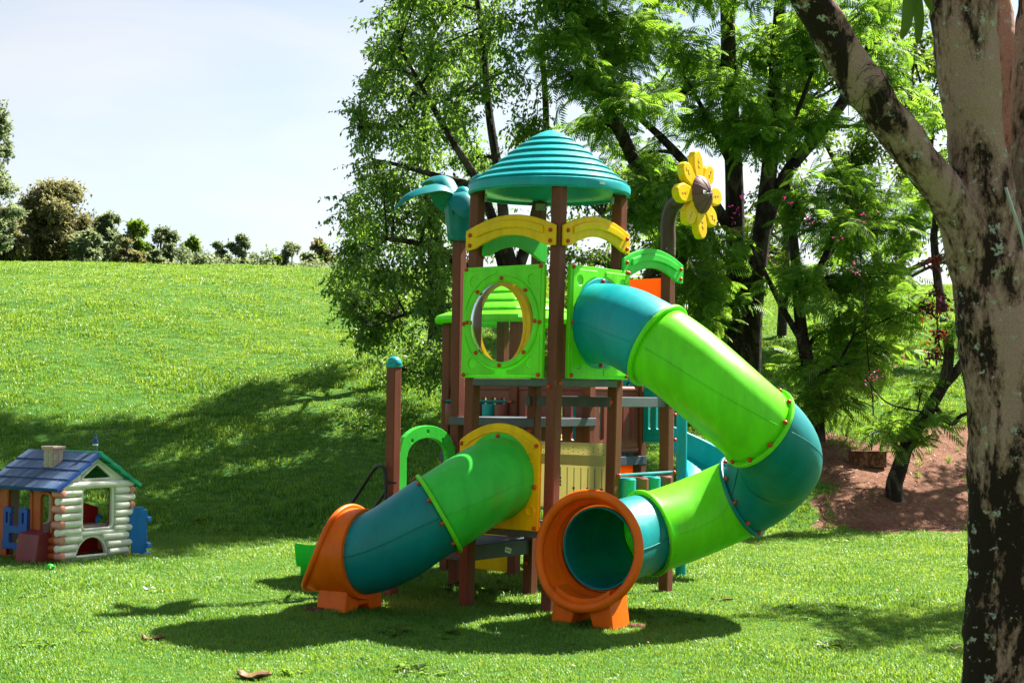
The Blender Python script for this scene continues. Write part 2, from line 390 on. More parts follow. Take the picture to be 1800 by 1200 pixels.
def bark_mat(name, dark, mid, light, lichen, scale=3.0, pale=0.5, lich=0.62, dark_ramp=False):
    mt, nt, N, L, out = new_mat(name)
    g = N.new('ShaderNodeNewGeometry')
    mpn = N.new('ShaderNodeMapping'); mpn.inputs['Scale'].default_value = (1, 1, 0.45); L.new(g.outputs['Position'], mpn.inputs['Vector'])
    n1 = N.new('ShaderNodeTexNoise'); n1.inputs['Scale'].default_value = scale; n1.inputs['Detail'].default_value = 9; n1.inputs['Roughness'].default_value = 0.62; n1.inputs['Distortion'].default_value = 0.6
    n2 = N.new('ShaderNodeTexNoise'); n2.inputs['Scale'].default_value = scale * 9; n2.inputs['Detail'].default_value = 8; n2.inputs['Roughness'].default_value = 0.7
    n3 = N.new('ShaderNodeTexNoise'); n3.inputs['Scale'].default_value = scale * 3.1; n3.inputs['Detail'].default_value = 6; n3.inputs['Roughness'].default_value = 0.65
    n4 = N.new('ShaderNodeTexNoise'); n4.inputs['Scale'].default_value = scale * 45; n4.inputs['Detail'].default_value = 3
    for n in (n1, n2): L.new(mpn.outputs['Vector'], n.inputs['Vector'])
    for n in (n3, n4): L.new(g.outputs['Position'], n.inputs['Vector'])
    mixf = N.new('ShaderNodeMath'); mixf.operation = 'MULTIPLY_ADD'; mixf.inputs[1].default_value = 0.35; L.new(n2.outputs['Fac'], mixf.inputs[0])
    sb = N.new('ShaderNodeMath'); sb.operation = 'SUBTRACT'; sb.inputs[1].default_value = 0.175; L.new(n1.outputs['Fac'], sb.inputs[0]); L.new(sb.outputs[0], mixf.inputs[2])
    rp_ = ramp(N, [(pale - .16, dark), (pale - .03, dark), (pale + .01, mid), (pale + .10, light), (pale + .3, light)])
    if dark_ramp:    # more of the dark tone toward lower x and low on the bole
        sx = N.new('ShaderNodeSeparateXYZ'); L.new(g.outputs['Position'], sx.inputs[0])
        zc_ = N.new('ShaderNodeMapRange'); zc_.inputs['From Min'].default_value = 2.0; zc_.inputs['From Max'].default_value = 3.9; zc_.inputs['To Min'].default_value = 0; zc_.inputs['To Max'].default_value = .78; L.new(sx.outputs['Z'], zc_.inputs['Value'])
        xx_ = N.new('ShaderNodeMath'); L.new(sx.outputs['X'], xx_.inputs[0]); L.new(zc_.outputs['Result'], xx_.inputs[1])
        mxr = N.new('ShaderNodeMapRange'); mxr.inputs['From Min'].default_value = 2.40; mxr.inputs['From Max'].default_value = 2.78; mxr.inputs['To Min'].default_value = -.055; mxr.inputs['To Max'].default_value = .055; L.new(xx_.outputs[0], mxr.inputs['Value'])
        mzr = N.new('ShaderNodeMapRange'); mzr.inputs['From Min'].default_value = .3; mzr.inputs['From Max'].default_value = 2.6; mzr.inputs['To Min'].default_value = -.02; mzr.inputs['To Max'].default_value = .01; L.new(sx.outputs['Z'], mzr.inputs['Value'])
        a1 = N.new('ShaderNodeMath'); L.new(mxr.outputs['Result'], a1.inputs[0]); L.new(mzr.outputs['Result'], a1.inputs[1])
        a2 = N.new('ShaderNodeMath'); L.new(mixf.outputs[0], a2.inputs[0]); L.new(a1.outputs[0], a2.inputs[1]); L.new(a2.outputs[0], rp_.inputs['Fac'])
    else: L.new(mixf.outputs[0], rp_.inputs['Fac'])
    lm = N.new('ShaderNodeMapRange'); lm.inputs['From Min'].default_value = lich; lm.inputs['From Max'].default_value = lich + .05; L.new(n3.outputs['Fac'], lm.inputs['Value'])
    mxx = N.new('ShaderNodeMix'); mxx.data_type = 'RGBA'; L.new(lm.outputs['Result'], mxx.inputs['Factor'])
    L.new(rp_.outputs['Color'], mxx.inputs['A']); mxx.inputs['B'].default_value = (*lichen, 1)
    sp = N.new('ShaderNodeMapRange'); sp.inputs['From Min'].default_value = .35; sp.inputs['From Max'].default_value = .65; sp.inputs['To Min'].default_value = .72; sp.inputs['To Max'].default_value = 1.18
    L.new(n4.outputs['Fac'], sp.inputs['Value'])
    mm = N.new('ShaderNodeVectorMath'); mm.operation = 'SCALE'; L.new(mxx.outputs['Result'], mm.inputs[0]); L.new(sp.outputs['Result'], mm.inputs['Scale'])
    b = N.new('ShaderNodeBsdfPrincipled'); L.new(mm.outputs['Vector'], b.inputs['Base Color']); b.inputs['Roughness'].default_value = 0.85; b.inputs['Specular IOR Level'].default_value = 0.15
    bp = N.new('ShaderNodeBump'); bp.inputs['Strength'].default_value = 0.95; bp.inputs['Distance'].default_value = 0.03
    hs = N.new('ShaderNodeMath'); hs.operation = 'ADD'; L.new(n2.outputs['Fac'], hs.inputs[0]); L.new(n1.outputs['Fac'], hs.inputs[1])
    L.new(hs.outputs[0], bp.inputs['Height']); L.new(bp.outputs['Normal'], b.inputs['Normal'])
    L.new(b.outputs[0], out.inputs['Surface'])
    return mt
MT['bark_dark'] = bark_mat('dark_bark', (0.020, 0.014, 0.011), (0.05, 0.038, 0.030), (0.085, 0.07, 0.055), (0.16, 0.15, 0.12), 4.0, 0.52, 0.66)
MT['bark_far'] = bark_mat('grey_bark', (0.05, 0.04, 0.032), (0.09, 0.075, 0.06), (0.14, 0.12, 0.10), (0.2, 0.19, 0.16), 4.0, 0.5, 0.66)
MT['bark_pale'] = bark_mat('pale_lichen_bark', (0.026, 0.014, 0.010), (0.20, 0.105, 0.08), (0.45, 0.268, 0.215), (0.46, 0.43, 0.37), 5.0, 0.492, 0.595, dark_ramp=True)
# ------------------------------------------------------------------ ground
def sstep(a, b, x):
    t = np.clip((x - a) / (b - a), 0, 1); return t * t * (3 - 2 * t)

def wob(x, y):
    return (0.022 * np.sin(x * 1.3 + 0.7 * y + 1.0) * np.sin(y * 0.9 - 0.4 * x) + 0.013 * np.sin(2.7 * x - 1.9 * y + 2.0)
            + 0.008 * np.sin(5.1 * x + 3.3 * y))

def toe(x):
    return 22.2 + 0.28 * np.clip(x, -9, 8) + 0.25 * np.sin(x * 0.9)

def height(x, y):
    x = np.asarray(x, float); y = np.asarray(y, float)
    t = np.maximum(y - toe(x), 0)
    hill = 8.05 * (1 - np.exp(-t / 22.0)) * sstep(0.0, 1.4, t + 0.45)
    hill = hill - np.maximum(t - 40, 0) ** 1.3 * 0.02 * (1 - sstep(150, 260, t)) - 6.0 * sstep(60, 160, t)
    bumps = (0.05 * np.sin(x * .55 + y * .3) * np.sin(y * .47 + 1)) * sstep(1, 8, t)
    return np.where(t > 0, hill, 0) + wob(x, y) * (1 - sstep(40, 80, y)) + bumps * (1 - sstep(70, 100, y))

def dirt_amount(x, y):
    x = np.asarray(x, float); y = np.asarray(y, float)
    t = y - toe(x) + 0.3 * np.sin(x * 2.1) + 0.18 * np.sin(x * 5.3 + y * 2)
    left = x - (4.75 + 0.16 * np.sin(y * 2.3) + 0.12 * np.sin(y * 6.1) + 0.10 * (y - 23))
    top = 3.9 + 0.16 * (x - 5.2)
    a = sstep(-.3, .35, left) * sstep(-0.5, 0.15, t) * (1 - sstep(top - .5, top + .5, t)) * (1 - sstep(12, 15, x))
    return a

def hz(x, y): return float(height(x, y))
def G(px, py_guess, D):
    """ground point under photo column px at depth D"""
    p = P(px, py_guess, D); return Vector((p.x, D, hz(p.x, D)))

def axis(parts):
    out = []
    for a, b, st in parts: out += list(np.arange(a, b, st))
    return np.array(out + [parts[-1][1]])
gx = axis([(-700, -100, 60), (-100, -30, 6), (-30, -12, 1.2), (-12, 14, 0.22), (14, 30, 1.0), (30, 100, 6), (100, 700, 60)])
gy = axis([(-60, 0, 6), (0, 9, 1), (9, 32, 0.22), (32, 64, 0.7), (64, 120, 4), (120, 1400, 60)])
XX, YY = np.meshgrid(gx, gy)
ZZ = height(XX, YY)
nx, ny = len(gx), len(gy)
idx = np.arange(nx * ny).reshape(ny, nx)
GF = np.stack([idx[:-1, :-1], idx[:-1, 1:], idx[1:, 1:], idx[1:, :-1]], -1).reshape(-1, 4)
gme = fast_mesh('ground', np.stack([XX, YY, ZZ], -1).reshape(-1, 3), GF)
at = gme.attributes.new('dirt', 'FLOAT', 'POINT')
at.data.foreach_set('value', dirt_amount(XX, YY).ravel().astype(np.float32))
for p in gme.polygons: p.use_smooth = True

mt, nt, N, L, out = new_mat('lawn_soil')
g = N.new('ShaderNodeNewGeometry')
n1 = N.new('ShaderNodeTexNoise'); n1.inputs['Scale'].default_value = 0.6; n1.inputs['Detail'].default_value = 6
n2 = N.new('ShaderNodeTexNoise'); n2.inputs['Scale'].default_value = 14; n2.inputs['Detail'].default_value = 8; n2.inputs['Roughness'].default_value = .7
n3 = N.new('ShaderNodeTexNoise'); n3.inputs['Scale'].default_value = 70; n3.inputs['Detail'].default_value = 4
n4 = N.new('ShaderNodeTexNoise'); n4.inputs['Scale'].default_value = 2.6; n4.inputs['Detail'].default_value = 7; n4.inputs['Roughness'].default_value = .62
for n in (n1, n2, n3, n4): L.new(g.outputs['Position'], n.inputs['Vector'])
gr = ramp(N, [(0.3, (0.045, 0.125, 0.018)), (0.55, (0.072, 0.185, 0.024)), (0.75, (0.11, 0.215, 0.038))]); L.new(n2.outputs['Fac'], gr.inputs['Fac'])
dr = ramp(N, [(0.28, (0.085, 0.034, 0.020)), (0.45, (0.175, 0.078, 0.047)), (0.58, (0.27, 0.14, 0.088)), (0.72, (0.42, 0.29, 0.18))])
dm = N.new('ShaderNodeMath'); dm.operation = 'MULTIPLY_ADD'; dm.inputs[1].default_value = 0.55; L.new(n2.outputs['Fac'], dm.inputs[0])
dm2 = N.new('ShaderNodeMath'); dm2.operation = 'MULTIPLY'; dm2.inputs[1].default_value = 0.45; L.new(n4.outputs['Fac'], dm2.inputs[0]); L.new(dm2.outputs[0], dm.inputs[2])
L.new(dm.outputs[0], dr.inputs['Fac'])
atn = N.new('ShaderNodeAttribute'); atn.attribute_name = 'dirt'
ad = N.new('ShaderNodeMath'); ad.operation = 'MULTIPLY_ADD'; ad.inputs[1].default_value = 0.7; L.new(n2.outputs['Fac'], ad.inputs[0]); L.new(atn.outputs['Fac'], ad.inputs[2])
mr = N.new('ShaderNodeMapRange'); mr.inputs['From Min'].default_value = .72; mr.inputs['From Max'].default_value = .95; L.new(ad.outputs[0], mr.inputs['Value'])
mxx = N.new('ShaderNodeMix'); mxx.data_type = 'RGBA'; L.new(mr.outputs['Result'], mxx.inputs['Factor']); L.new(gr.outputs['Color'], mxx.inputs['A']); L.new(dr.outputs['Color'], mxx.inputs['B'])
b = N.new('ShaderNodeBsdfPrincipled'); b.inputs['Roughness'].default_value = .9; b.inputs['Specular IOR Level'].default_value = .1
L.new(mxx.outputs['Result'], b.inputs['Base Color'])
bp = N.new('ShaderNodeBump'); bp.inputs['Strength'].default_value = .9; bp.inputs['Distance'].default_value = .05
sm = N.new('ShaderNodeMath'); sm.operation = 'ADD'; L.new(n2.outputs['Fac'], sm.inputs[0]); L.new(n3.outputs['Fac'], sm.inputs[1]); L.new(sm.outputs[0], bp.inputs['Height'])
L.new(bp.outputs['Normal'], b.inputs['Normal']); L.new(b.outputs[0], out.inputs['Surface'])
gme.materials.append(mt)
ground = bpy.data.objects.new('ground', gme); link(ground); tag(ground, kind='structure')

# ------------------------------------------------------------------ grass
def tuft(seed, nblades, spread, hmin, hmax, w, lean):
    r = np.random.default_rng(seed); V = []; F = []
    for i in range(nblades):
        a = r.uniform(0, 2 * math.pi); d = spread * math.sqrt(r.uniform())
        bx, by = d * math.cos(a), d * math.sin(a)
        h = r.uniform(hmin, hmax); th = r.uniform(0, 2 * math.pi); ln = r.uniform(.25, 1) * lean * h
        fx, fy = math.cos(th), math.sin(th); sx, sy = -fy, fx; ww = w * r.uniform(.7, 1.25)
        k = len(V)
        V += [(bx - sx * ww / 2, by - sy * ww / 2, -.01), (bx + sx * ww / 2, by + sy * ww / 2, -.01),
              (bx + fx * ln * .35 + sx * ww * .45, by + fy * ln * .35 + sy * ww * .45, h * .6), (bx + fx * ln * .35 - sx * ww * .45, by + fy * ln * .35 - sy * ww * .45, h * .6),
              (bx + fx * ln, by + fy * ln, h * r.uniform(.85, 1.0))]
        F += [(k, k + 1, k + 2), (k, k + 2, k + 3), (k + 3, k + 2, k + 4)]
    me = fast_mesh('grass_tuft', np.array(V), np.array(F)); me.materials.append(MT['grass'])
    return bpy.data.objects.new('grass_tuft', me)

def scatter(name, pts, rot, scl, pick, protos, label):
    me = bpy.data.meshes.new(name); me.vertices.add(len(pts)); me.vertices.foreach_set('co', np.asarray(pts, np.float32).ravel())
    a = me.attributes.new('rot', 'FLOAT_VECTOR', 'POINT'); a.data.foreach_set('vector', np.asarray(rot, np.float32).ravel())
    a = me.attributes.new('scl', 'FLOAT', 'POINT'); a.data.foreach_set('value', np.asarray(scl, np.float32))
    a = me.attributes.new('pick', 'INT', 'POINT'); a.data.foreach_set('value', np.asarray(pick, np.int32))
    o = bpy.data.objects.new(name, me)
    ng = bpy.data.node_groups.new(name + '_scatter', 'GeometryNodeTree')
    ng.interface.new_socket('Geometry', in_out='INPUT', socket_type='NodeSocketGeometry')
    ng.interface.new_socket('Geometry', in_out='OUTPUT', socket_type='NodeSocketGeometry')
    gi = ng.nodes.new('NodeGroupInput'); go = ng.nodes.new('NodeGroupOutput')
    jn = ng.nodes.new('GeometryNodeJoinGeometry'); ip = ng.nodes.new('GeometryNodeInstanceOnPoints')
    for p_ in reversed(protos):
        oi = ng.nodes.new('GeometryNodeObjectInfo'); oi.inputs['Object'].default_value = p_; oi.inputs['As Instance'].default_value = False
        gt = ng.nodes.new('GeometryNodeGeometryToInstance'); ng.links.new(oi.outputs['Geometry'], gt.inputs[0]); ng.links.new(gt.outputs[0], jn.inputs[0])
    def attr(nm, ty):
        n_ = ng.nodes.new('GeometryNodeInputNamedAttribute'); n_.data_type = ty; n_.inputs['Name'].default_value = nm; return n_.outputs['Attribute']
    ng.links.new(gi.outputs[0], ip.inputs['Points']); ng.links.new(jn.outputs[0], ip.inputs['Instance'])
    ip.inputs['Pick Instance'].default_value = True
    ng.links.new(attr('pick', 'INT'), ip.inputs['Instance Index'])
    ng.links.new(attr('rot', 'FLOAT_VECTOR'), ip.inputs['Rotation']); ng.links.new(attr('scl', 'FLOAT'), ip.inputs['Scale'])
    ng.links.new(ip.outputs[0], go.inputs[0])
    md = o.modifiers.new('scatter', 'NODES'); md.node_group = ng
    link(o); tag(o, label, kind='stuff')
    return o

def lawn_points(y0, y1, dens, marg):
    wmax = y1 * 0.36 + marg
    n = int((y1 - y0) * 2 * wmax * dens)
    x = rng.uniform(-wmax, wmax, n); y = rng.uniform(y0, y1, n)
    k = np.abs(x) < y * 0.36 + marg
    return x[k], y[k]

near_p = [tuft(100 + i, 26, .075, .014, .042, .0052, 1.3) for i in range(5)]
far_p = [tuft(200 + i, 24, .10, .02, .052, .008, 1.1) for i in range(4)]
X, Y, S, K = [], [], [], []
WORN = [(.37, 14.38, .10), (-.41, 15.0, .10), (.99, 15.16, .10), (.21, 15.78, .10), (-1.19, 15.62, .10), (-.57, 16.4, .10), (1.61, 15.94, .10), (.62, 13.35, .16), (1.02, 13.62, .14), (-1.45, 14.05, .14), (-1.78, 14.45, .16), (-2.05, 14.7, .12), (.35, 13.1, .10)]
for (y0, y1, dens, marg, s, base, nk) in ((9.4, 15, 330, 1.6, 1.0, 0, 5), (15, 23.5, 190, 1.6, 1.15, 0, 5), (19, 33, 95, 2, 1.35, 5, 4), (33, 46, 60, 2, 1.3, 5, 4), (46, 62, 36, 3, 1.5, 5, 4)):
    x, y = lawn_points(y0, y1, dens, marg)
    if base == 5 and y0 < 20:
        k = y > toe(x) - .3; x, y = x[k], y[k]
    if y1 == 23.5:
        k = y < toe(x) + .3; x, y = x[k], y[k]
    d = dirt_amount(x, y); k = rng.uniform(size=len(x)) > d * 1.25 - 0.03
    x, y = x[k], y[k]
    for (qx, qy, qr) in WORN:
        k = (np.hypot(x - qx, y - qy) > qr * rng.uniform(.55, 1.35, len(x))); x, y = x[k], y[k]
    # patchy growth
    pat = 0.85 + .25 * np.sin(x * 1.1 + 2 * np.sin(y * .6)) * np.sin(y * 1.4 + x * .5)
    X.append(x); Y.append(y); S.append(s * rng.uniform(.7, 1.25, len(x)) * pat); K.append(base + rng.integers(0, nk, len(x)))
X, Y, S, K = map(np.concatenate, (X, Y, S, K))
rot = np.stack([rng.normal(0, .12, len(X)), rng.normal(0, .12, len(X)), rng.uniform(0, 6.283, len(X))], -1)
GRASS_N = len(X)
scatter('lawn_grass', np.stack([X, Y, height(X, Y)], -1), rot, S, K, near_p + far_p, 'short bright green lawn grass on the flat and the bank')

# taller weed clumps at the toe of the bank and on the crest
tall_p = [tuft(300 + i, 26, .10, .10, .26, .011, .8) for i in range(3)]
tx, ty, ts = [], [], []
for (px_, D_, n_, sp_, s_) in ((545, 21.9, 9, .35, 1.0), (600, 22.0, 8, .3, .8), (160, 48, 24, 1.6, .9), (300, 52, 14, 2.0, .7), (420, 53, 16, 2.5, .7), (30, 46, 10, 1.0, .7), (1500, 27.6, 26, 1.1, .8), (1560, 27.4, 22, .9, .7), (1400, 24, 20, .8, .55), (480, 21.5, 8, .5, .6)):
    c = P(px_, 600, D_)
    for i in range(n_):
        tx.append(c.x + R.gauss(0, sp_)); ty.append(D_ + R.gauss(0, sp_ * .6)); ts.append(s_ * R.uniform(.5, 1.2))
def rosette(seed):
    r = np.random.default_rng(seed); V = []; F = []
    for i in range(16):
        a = r.uniform(0, 6.283); L_ = r.uniform(.03, .075); w = r.uniform(.010, .018); ca, sa = math.cos(a), math.sin(a); h = r.uniform(.012, .035); k = len(V)
        V += [(0, 0, .01), (ca * L_ * .55 - sa * w, sa * L_ * .55 + ca * w, h), (ca * L_, sa * L_, h * .8), (ca * L_ * .55 + sa * w, sa * L_ * .55 - ca * w, h)]
        F += [(k, k + 1, k + 2), (k, k + 2, k + 3)]
    me = fast_mesh('weed_rosette', np.array(V), np.array(F)); me.materials.append(MT['leaf_fine']); return bpy.data.objects.new('weed_rosette', me)
tall_p += [rosette(400 + i) for i in range(2)]
tpick = list(rng.integers(0, 3, len(tx)))
for c_ in range(34):
    cy_ = R.uniform(10.5, 34); cx_ = R.uniform(-.36, .36) * cy_; sp_ = R.uniform(.05, .45)
    for i in range(R.randint(3, 16)):
        qx, qy = cx_ + R.gauss(0, sp_), cy_ + R.gauss(0, sp_)
        if float(dirt_amount(qx, qy)) > .3: continue
        tx.append(qx); ty.append(qy); ts.append(R.uniform(.6, 1.5)); tpick.append(3 + R.randint(0, 1))
tx, ty = np.array(tx), np.array(ty)
trot = np.stack([rng.normal(0, .15, len(tx)), rng.normal(0, .15, len(tx)), rng.uniform(0, 6.283, len(tx))], -1)
scatter('weed_grass', np.stack([tx, ty, height(tx, ty)], -1), trot, np.array(ts), np.array(tpick), tall_p, 'taller uncut grass clumps and small lawn weeds')
# ------------------------------------------------------------------ trees
def diamond_leaf(L_, w):
    V = np.array([(0, 0, 0), (L_ * .45, w / 2, -.06 * L_), (L_, 0, -.16 * L_), (L_ * .45, -w / 2, -.06 * L_)])
    return V, np.array([(0, 1, 2), (0, 2, 3)])

def frond(L_, pairs, seed):
    """feathery twice-divided leaf: drooping midrib with two rows of narrow side leaflets"""
    r = np.random.default_rng(seed); V = []; F = []
    def rib(t): return np.array([L_ * t * (1 - .12 * t * t), 0, .10 * L_ * t - .34 * L_ * t * t])
    for i in range(pairs):
        t = .16 + .84 * i / (pairs - 1); c = rib(t); ln = L_ * .34 * math.sin(math.pi * min(.97, .18 + .72 * t)) * r.uniform(.85, 1.12) + .02
        for s in (-1, 1):
            d = np.array([.55, s * .83, -.30]); d = d / np.linalg.norm(d); n = np.array([d[1], -d[0], 0]) * s
            w = .0125 * L_ / .38; k = len(V)
            tip = c + d * ln + np.array([0, 0, -.16 * ln])
            mid = c + d * ln * .55
            V += [c, mid + n * w, tip, mid - n * w]; F += [(k, k + 1, k + 2), (k, k + 2, k + 3)]
    k = len(V); e = rib(1.0); m_ = rib(.5); V += [np.array([0, .004, 0]), np.array([0, -.004, 0]), m_ + np.array([0, -.004, 0]), m_ + np.array([0, .004, 0]), e]
    F += [(k, k + 1, k + 2), (k, k + 2, k + 3), (k + 3, k + 2, k + 4)]
    return np.array(V), np.array(F)

def replicate(tmpl, pos, rots, scl):
    """tmpl list of (V,F); returns big V,F"""
    Vs, Fs = [], []; base = 0
    pick = rng.integers(0, len(tmpl), len(pos))
    for ti, (tv, tf) in enumerate(tmpl):
        k = np.nonzero(pick == ti)[0]
        if not len(k): continue
        v = np.einsum('mij,nj->mni', rots[k], tv) * scl[k][:, None, None] + pos[k][:, None, :]
        f = tf[None] + (np.arange(len(k)) * len(tv))[:, None, None] + base
        Vs.append(v.reshape(-1, 3)); Fs.append(f.reshape(-1, 3)); base += len(k) * len(tv)
    return np.concatenate(Vs), np.concatenate(Fs)

def rot_frames(dirs, roll):
    """x axis along dirs, z roughly up, rolled"""
    d = dirs / np.linalg.norm(dirs, axis=1, keepdims=True)
    up = np.tile(np.array([0, 0, 1.0]), (len(d), 1)); up[np.abs(d[:, 2]) > .97] = (0, 1, 0)
    y = np.cross(up, d); y /= np.linalg.norm(y, axis=1, keepdims=True); z = np.cross(d, y)
    c, s = np.cos(roll)[:, None], np.sin(roll)[:, None]
    return np.stack([d, y * c + z * s, -y * s + z * c], -1)

class Tree:
    def __init__(s, seed):
        s.r = np.random.default_rng(seed); s.mb = MB(); s.nodes = []; s.tw = MB(); s.lp = []; s.ld = []
    def limb(s, pts, r0_, r1_, n=8, per=5, rough=.0):
        path = catmull(pts, per)
        N_ = len(path); rr = [r0_ + (r1_ - r0_) * (i / (N_ - 1)) ** .8 for i in range(N_)]
        if rough: path = [p + Vector(s.r.normal(0, rough, 3)) for p in path]; 
        s.mb.sweep(path, rr, n)
        s.nodes += [(np.array(p), q) for p, q in zip(path, rr)]
        return path
    def nearest(s, c):
        best = None
        for p, q in s.nodes:
            d = np.linalg.norm(p - c) + max(0, p[2] - c[2]) * 1.5 + .4 * abs(p[2] - c[2] + .5)
            if best is None or d < best[0]: best = (d, p, q)
        return best[1], best[2]
    def blob(s, c, rx, ry, rz_, nsub, ntw, nleaf, droop=.3, twl=.35, shell=.45, join=True, flat=1.0):
        """a limb reaching the clump centre, side branches, twigs with leaves"""
        r = s.r; c = np.array(c, float)
        if join and s.nodes:
            p, q = s.nearest(c)
            mid = (p + c) / 2 + r.normal(0, .08, 3) * np.linalg.norm(c - p) + np.array([0, 0, .06 * np.linalg.norm(c - p)])
            path = catmull([p, mid, c], 5); q0 = min(q * .7, .055)
            rr = [q0 + (.012 - q0) * i / (len(path) - 1) for i in range(len(path))]
            s.mb.sweep(path, rr, 5, cap=False)
            path = [np.array(v) for v in path[4:]]
        else: path = [c]
        for i in range(nsub):
            st = path[r.integers(0, len(path))]
            d = r.normal(size=3); d /= np.linalg.norm(d); rad_ = shell + (1 - shell) * r.uniform() ** .6
            e = c + d * np.array([rx, ry, rz_]) * rad_
            md = (st + e) / 2 + r.normal(0, .06, 3) * np.linalg.norm(e - st) + np.array([0, 0, .08])
            sp = catmull([st, md, e], 4)
            s.tw.sweep(sp, [.011 - .007 * k / (len(sp) - 1) for k in range(len(sp))], 3, cap=False)
            sp = np.array([np.array(v) for v in sp])
            for j in range(ntw):
                k = r.uniform(.25, 1) * (len(sp) - 1); k0 = int(min(k, len(sp) - 2)); b_ = sp[k0] + (sp[k0 + 1] - sp[k0]) * (k - k0)
                td = r.normal(size=3); td[2] = td[2] * .6 - droop; td /= np.linalg.norm(td); tl = twl * r.uniform(.5, 1.2)
                tt = np.linspace(.15, 1, nleaf) + r.normal(0, .04, nleaf)
                pp = b_ + td * tl * tt[:, None] + np.array([0, 0, -.25 * droop]) * (tl * tt ** 2)[:, None]
                ld = td * .6 + r.normal(0, .75, (nleaf, 3)) + np.array([0, 0, -droop]); ld[:, 2] *= flat
                s.lp.append(pp); s.ld.append(ld)
    def finish(s, name, label, bark, leaf, tmpl, smin=.75, smax=1.25, cat='tree', group=None, crown_name='crown', base=None):
        b_ = Vector(base) if base is not None else Vector(s.nodes[0][0])
        root = empty(name, b_); tag(root, label, cat, group)
        if s.mb.V: s.mb.build('trunk', bark, root, smooth=True, fix=False, sharp=0)
        if s.lp:
            pos = np.concatenate(s.lp); d = np.concatenate(s.ld)
            V, F = replicate(tmpl, pos, rot_frames(d, s.r.normal(0, .6, len(pos))), s.r.uniform(smin, smax, len(pos)))
            me = fast_mesh('crown', V - np.array(b_), F); me.materials.append(leaf)
            tag(link(bpy.data.objects.new('crown', me), root, Matrix.Translation(b_)), kind='stuff')
        if s.tw.V: tag(s.tw.build('twigs', bark, root, smooth=True, fix=False, sharp=0), kind='stuff')
        return root

fine_leaf = [diamond_leaf(.085, .038), diamond_leaf(.07, .034), diamond_leaf(.10, .040)]
fronds = [frond(.42, 9, 1), frond(.34, 8, 2), frond(.48, 10, 3), frond(.28, 8, 4)]
light_leaf = [diamond_leaf(.10, .05), diamond_leaf(.13, .06)]

# --- fine leaved tree behind the tower, crown hanging low over the bank
def gp(px, D):
    p = P(px, 600, D); return Vector((p.x, D, hz(p.x, D)))
t1 = Tree(1); D = 26.0
b1 = gp(930, D)
t1.limb([b1 - Vector((0, 0, .3)), P(925, 640, D), P(905, 520, D), P(880, 420, D - .2)], .24, .17, 10)
t1.limb([P(880, 430, D - .2), P(845, 330, D - .4), P(790, 240, D - .6), P(740, 150, D - .7), P(700, 80, D - .8)], .10, .02, 8)
t1.limb([P(890, 450, D), P(880, 330, D + .3), P(860, 200, D + .5), P(850, 80, D + .6), P(830, -60, D + .6)], .11, .04, 8)
t1.limb([P(905, 520, D), P(820, 470, D - .6), P(740, 430, D - 1.0), P(680, 420, D - 1.2)], .11, .03, 8)
t1.limb([P(900, 500, D), P(940, 380, D + .4), P(960, 230, D + .8), P(950, 60, D + .8)], .12, .04, 8)
t1.limb([P(915, 560, D), P(840, 540, D - .8), P(760, 540, D - 1.1), P(690, 560, D - 1.2)], .08, .025, 7)
t1.limb([P(845, 330, D - .4), P(770, 310, D - .2), P(700, 290, D), P(650, 280, D)], .08, .02, 7)
bl = [(655, 130, 50, 70), (700, 60, 65, 60), (770, 90, 70, 70), (640, 210, 45, 55), (720, 180, 70, 60), (800, 180, 60, 60), (660, 300, 55, 55), (740, 270, 65, 55), (830, 280, 60, 55),
      (620, 380, 45, 60), (690, 370, 65, 60), (770, 370, 60, 60), (610, 450, 40, 50), (670, 460, 60, 60), (750, 460, 60, 60), (620, 530, 50, 50), (690, 550, 60, 60), (760, 550, 45, 60), (650, 590, 45, 40),
      (720, 620, 55, 35), (765, 640, 25, 55), (840, 60, 60, 60), (900, 120, 60, 70), (880, 30, 60, 50), (930, 220, 50, 55), (860, 400, 50, 50), (600, 490, 35, 35), (670, 640, 30, 22), (830, -170, 70, 50), (920, -190, 80, 50), (760, -150, 60, 50), (980, -120, 70, 50),
      (780, 10, 70, 50), (720, -30, 70, 50), (850, -60, 90, 60), (960, -20, 70, 60), (800, 460, 40, 60)]
for (px_, py_, rx_, ry_) in bl:
    dd = D + R.uniform(-1.6, 1.3); c = P(px_, py_, dd); k = dd / FPX
    t1.blob(c, rx_ * k, R.uniform(.7, 1.2), ry_ * k, 12, 13, 9, droop=.55, twl=.36)
for (px_, py_, dd) in ((960, -180, 23.2), (1020, -170, 23.6), (1060, -190, 24.2), (1110, -150, 24.6), (1000, -230, 23.4), (900, -230, 23.0)):
    t1.blob(P(px_, py_, dd), .75, .8, .5, 12, 13, 9, droop=.5, twl=.36)
t1.finish('weeping_tree', 'dense tree with small dark drooping leaves behind the left side of the slide tower', MT['bark_dark'], MT['leaf_fine'], fine_leaf, base=b1)

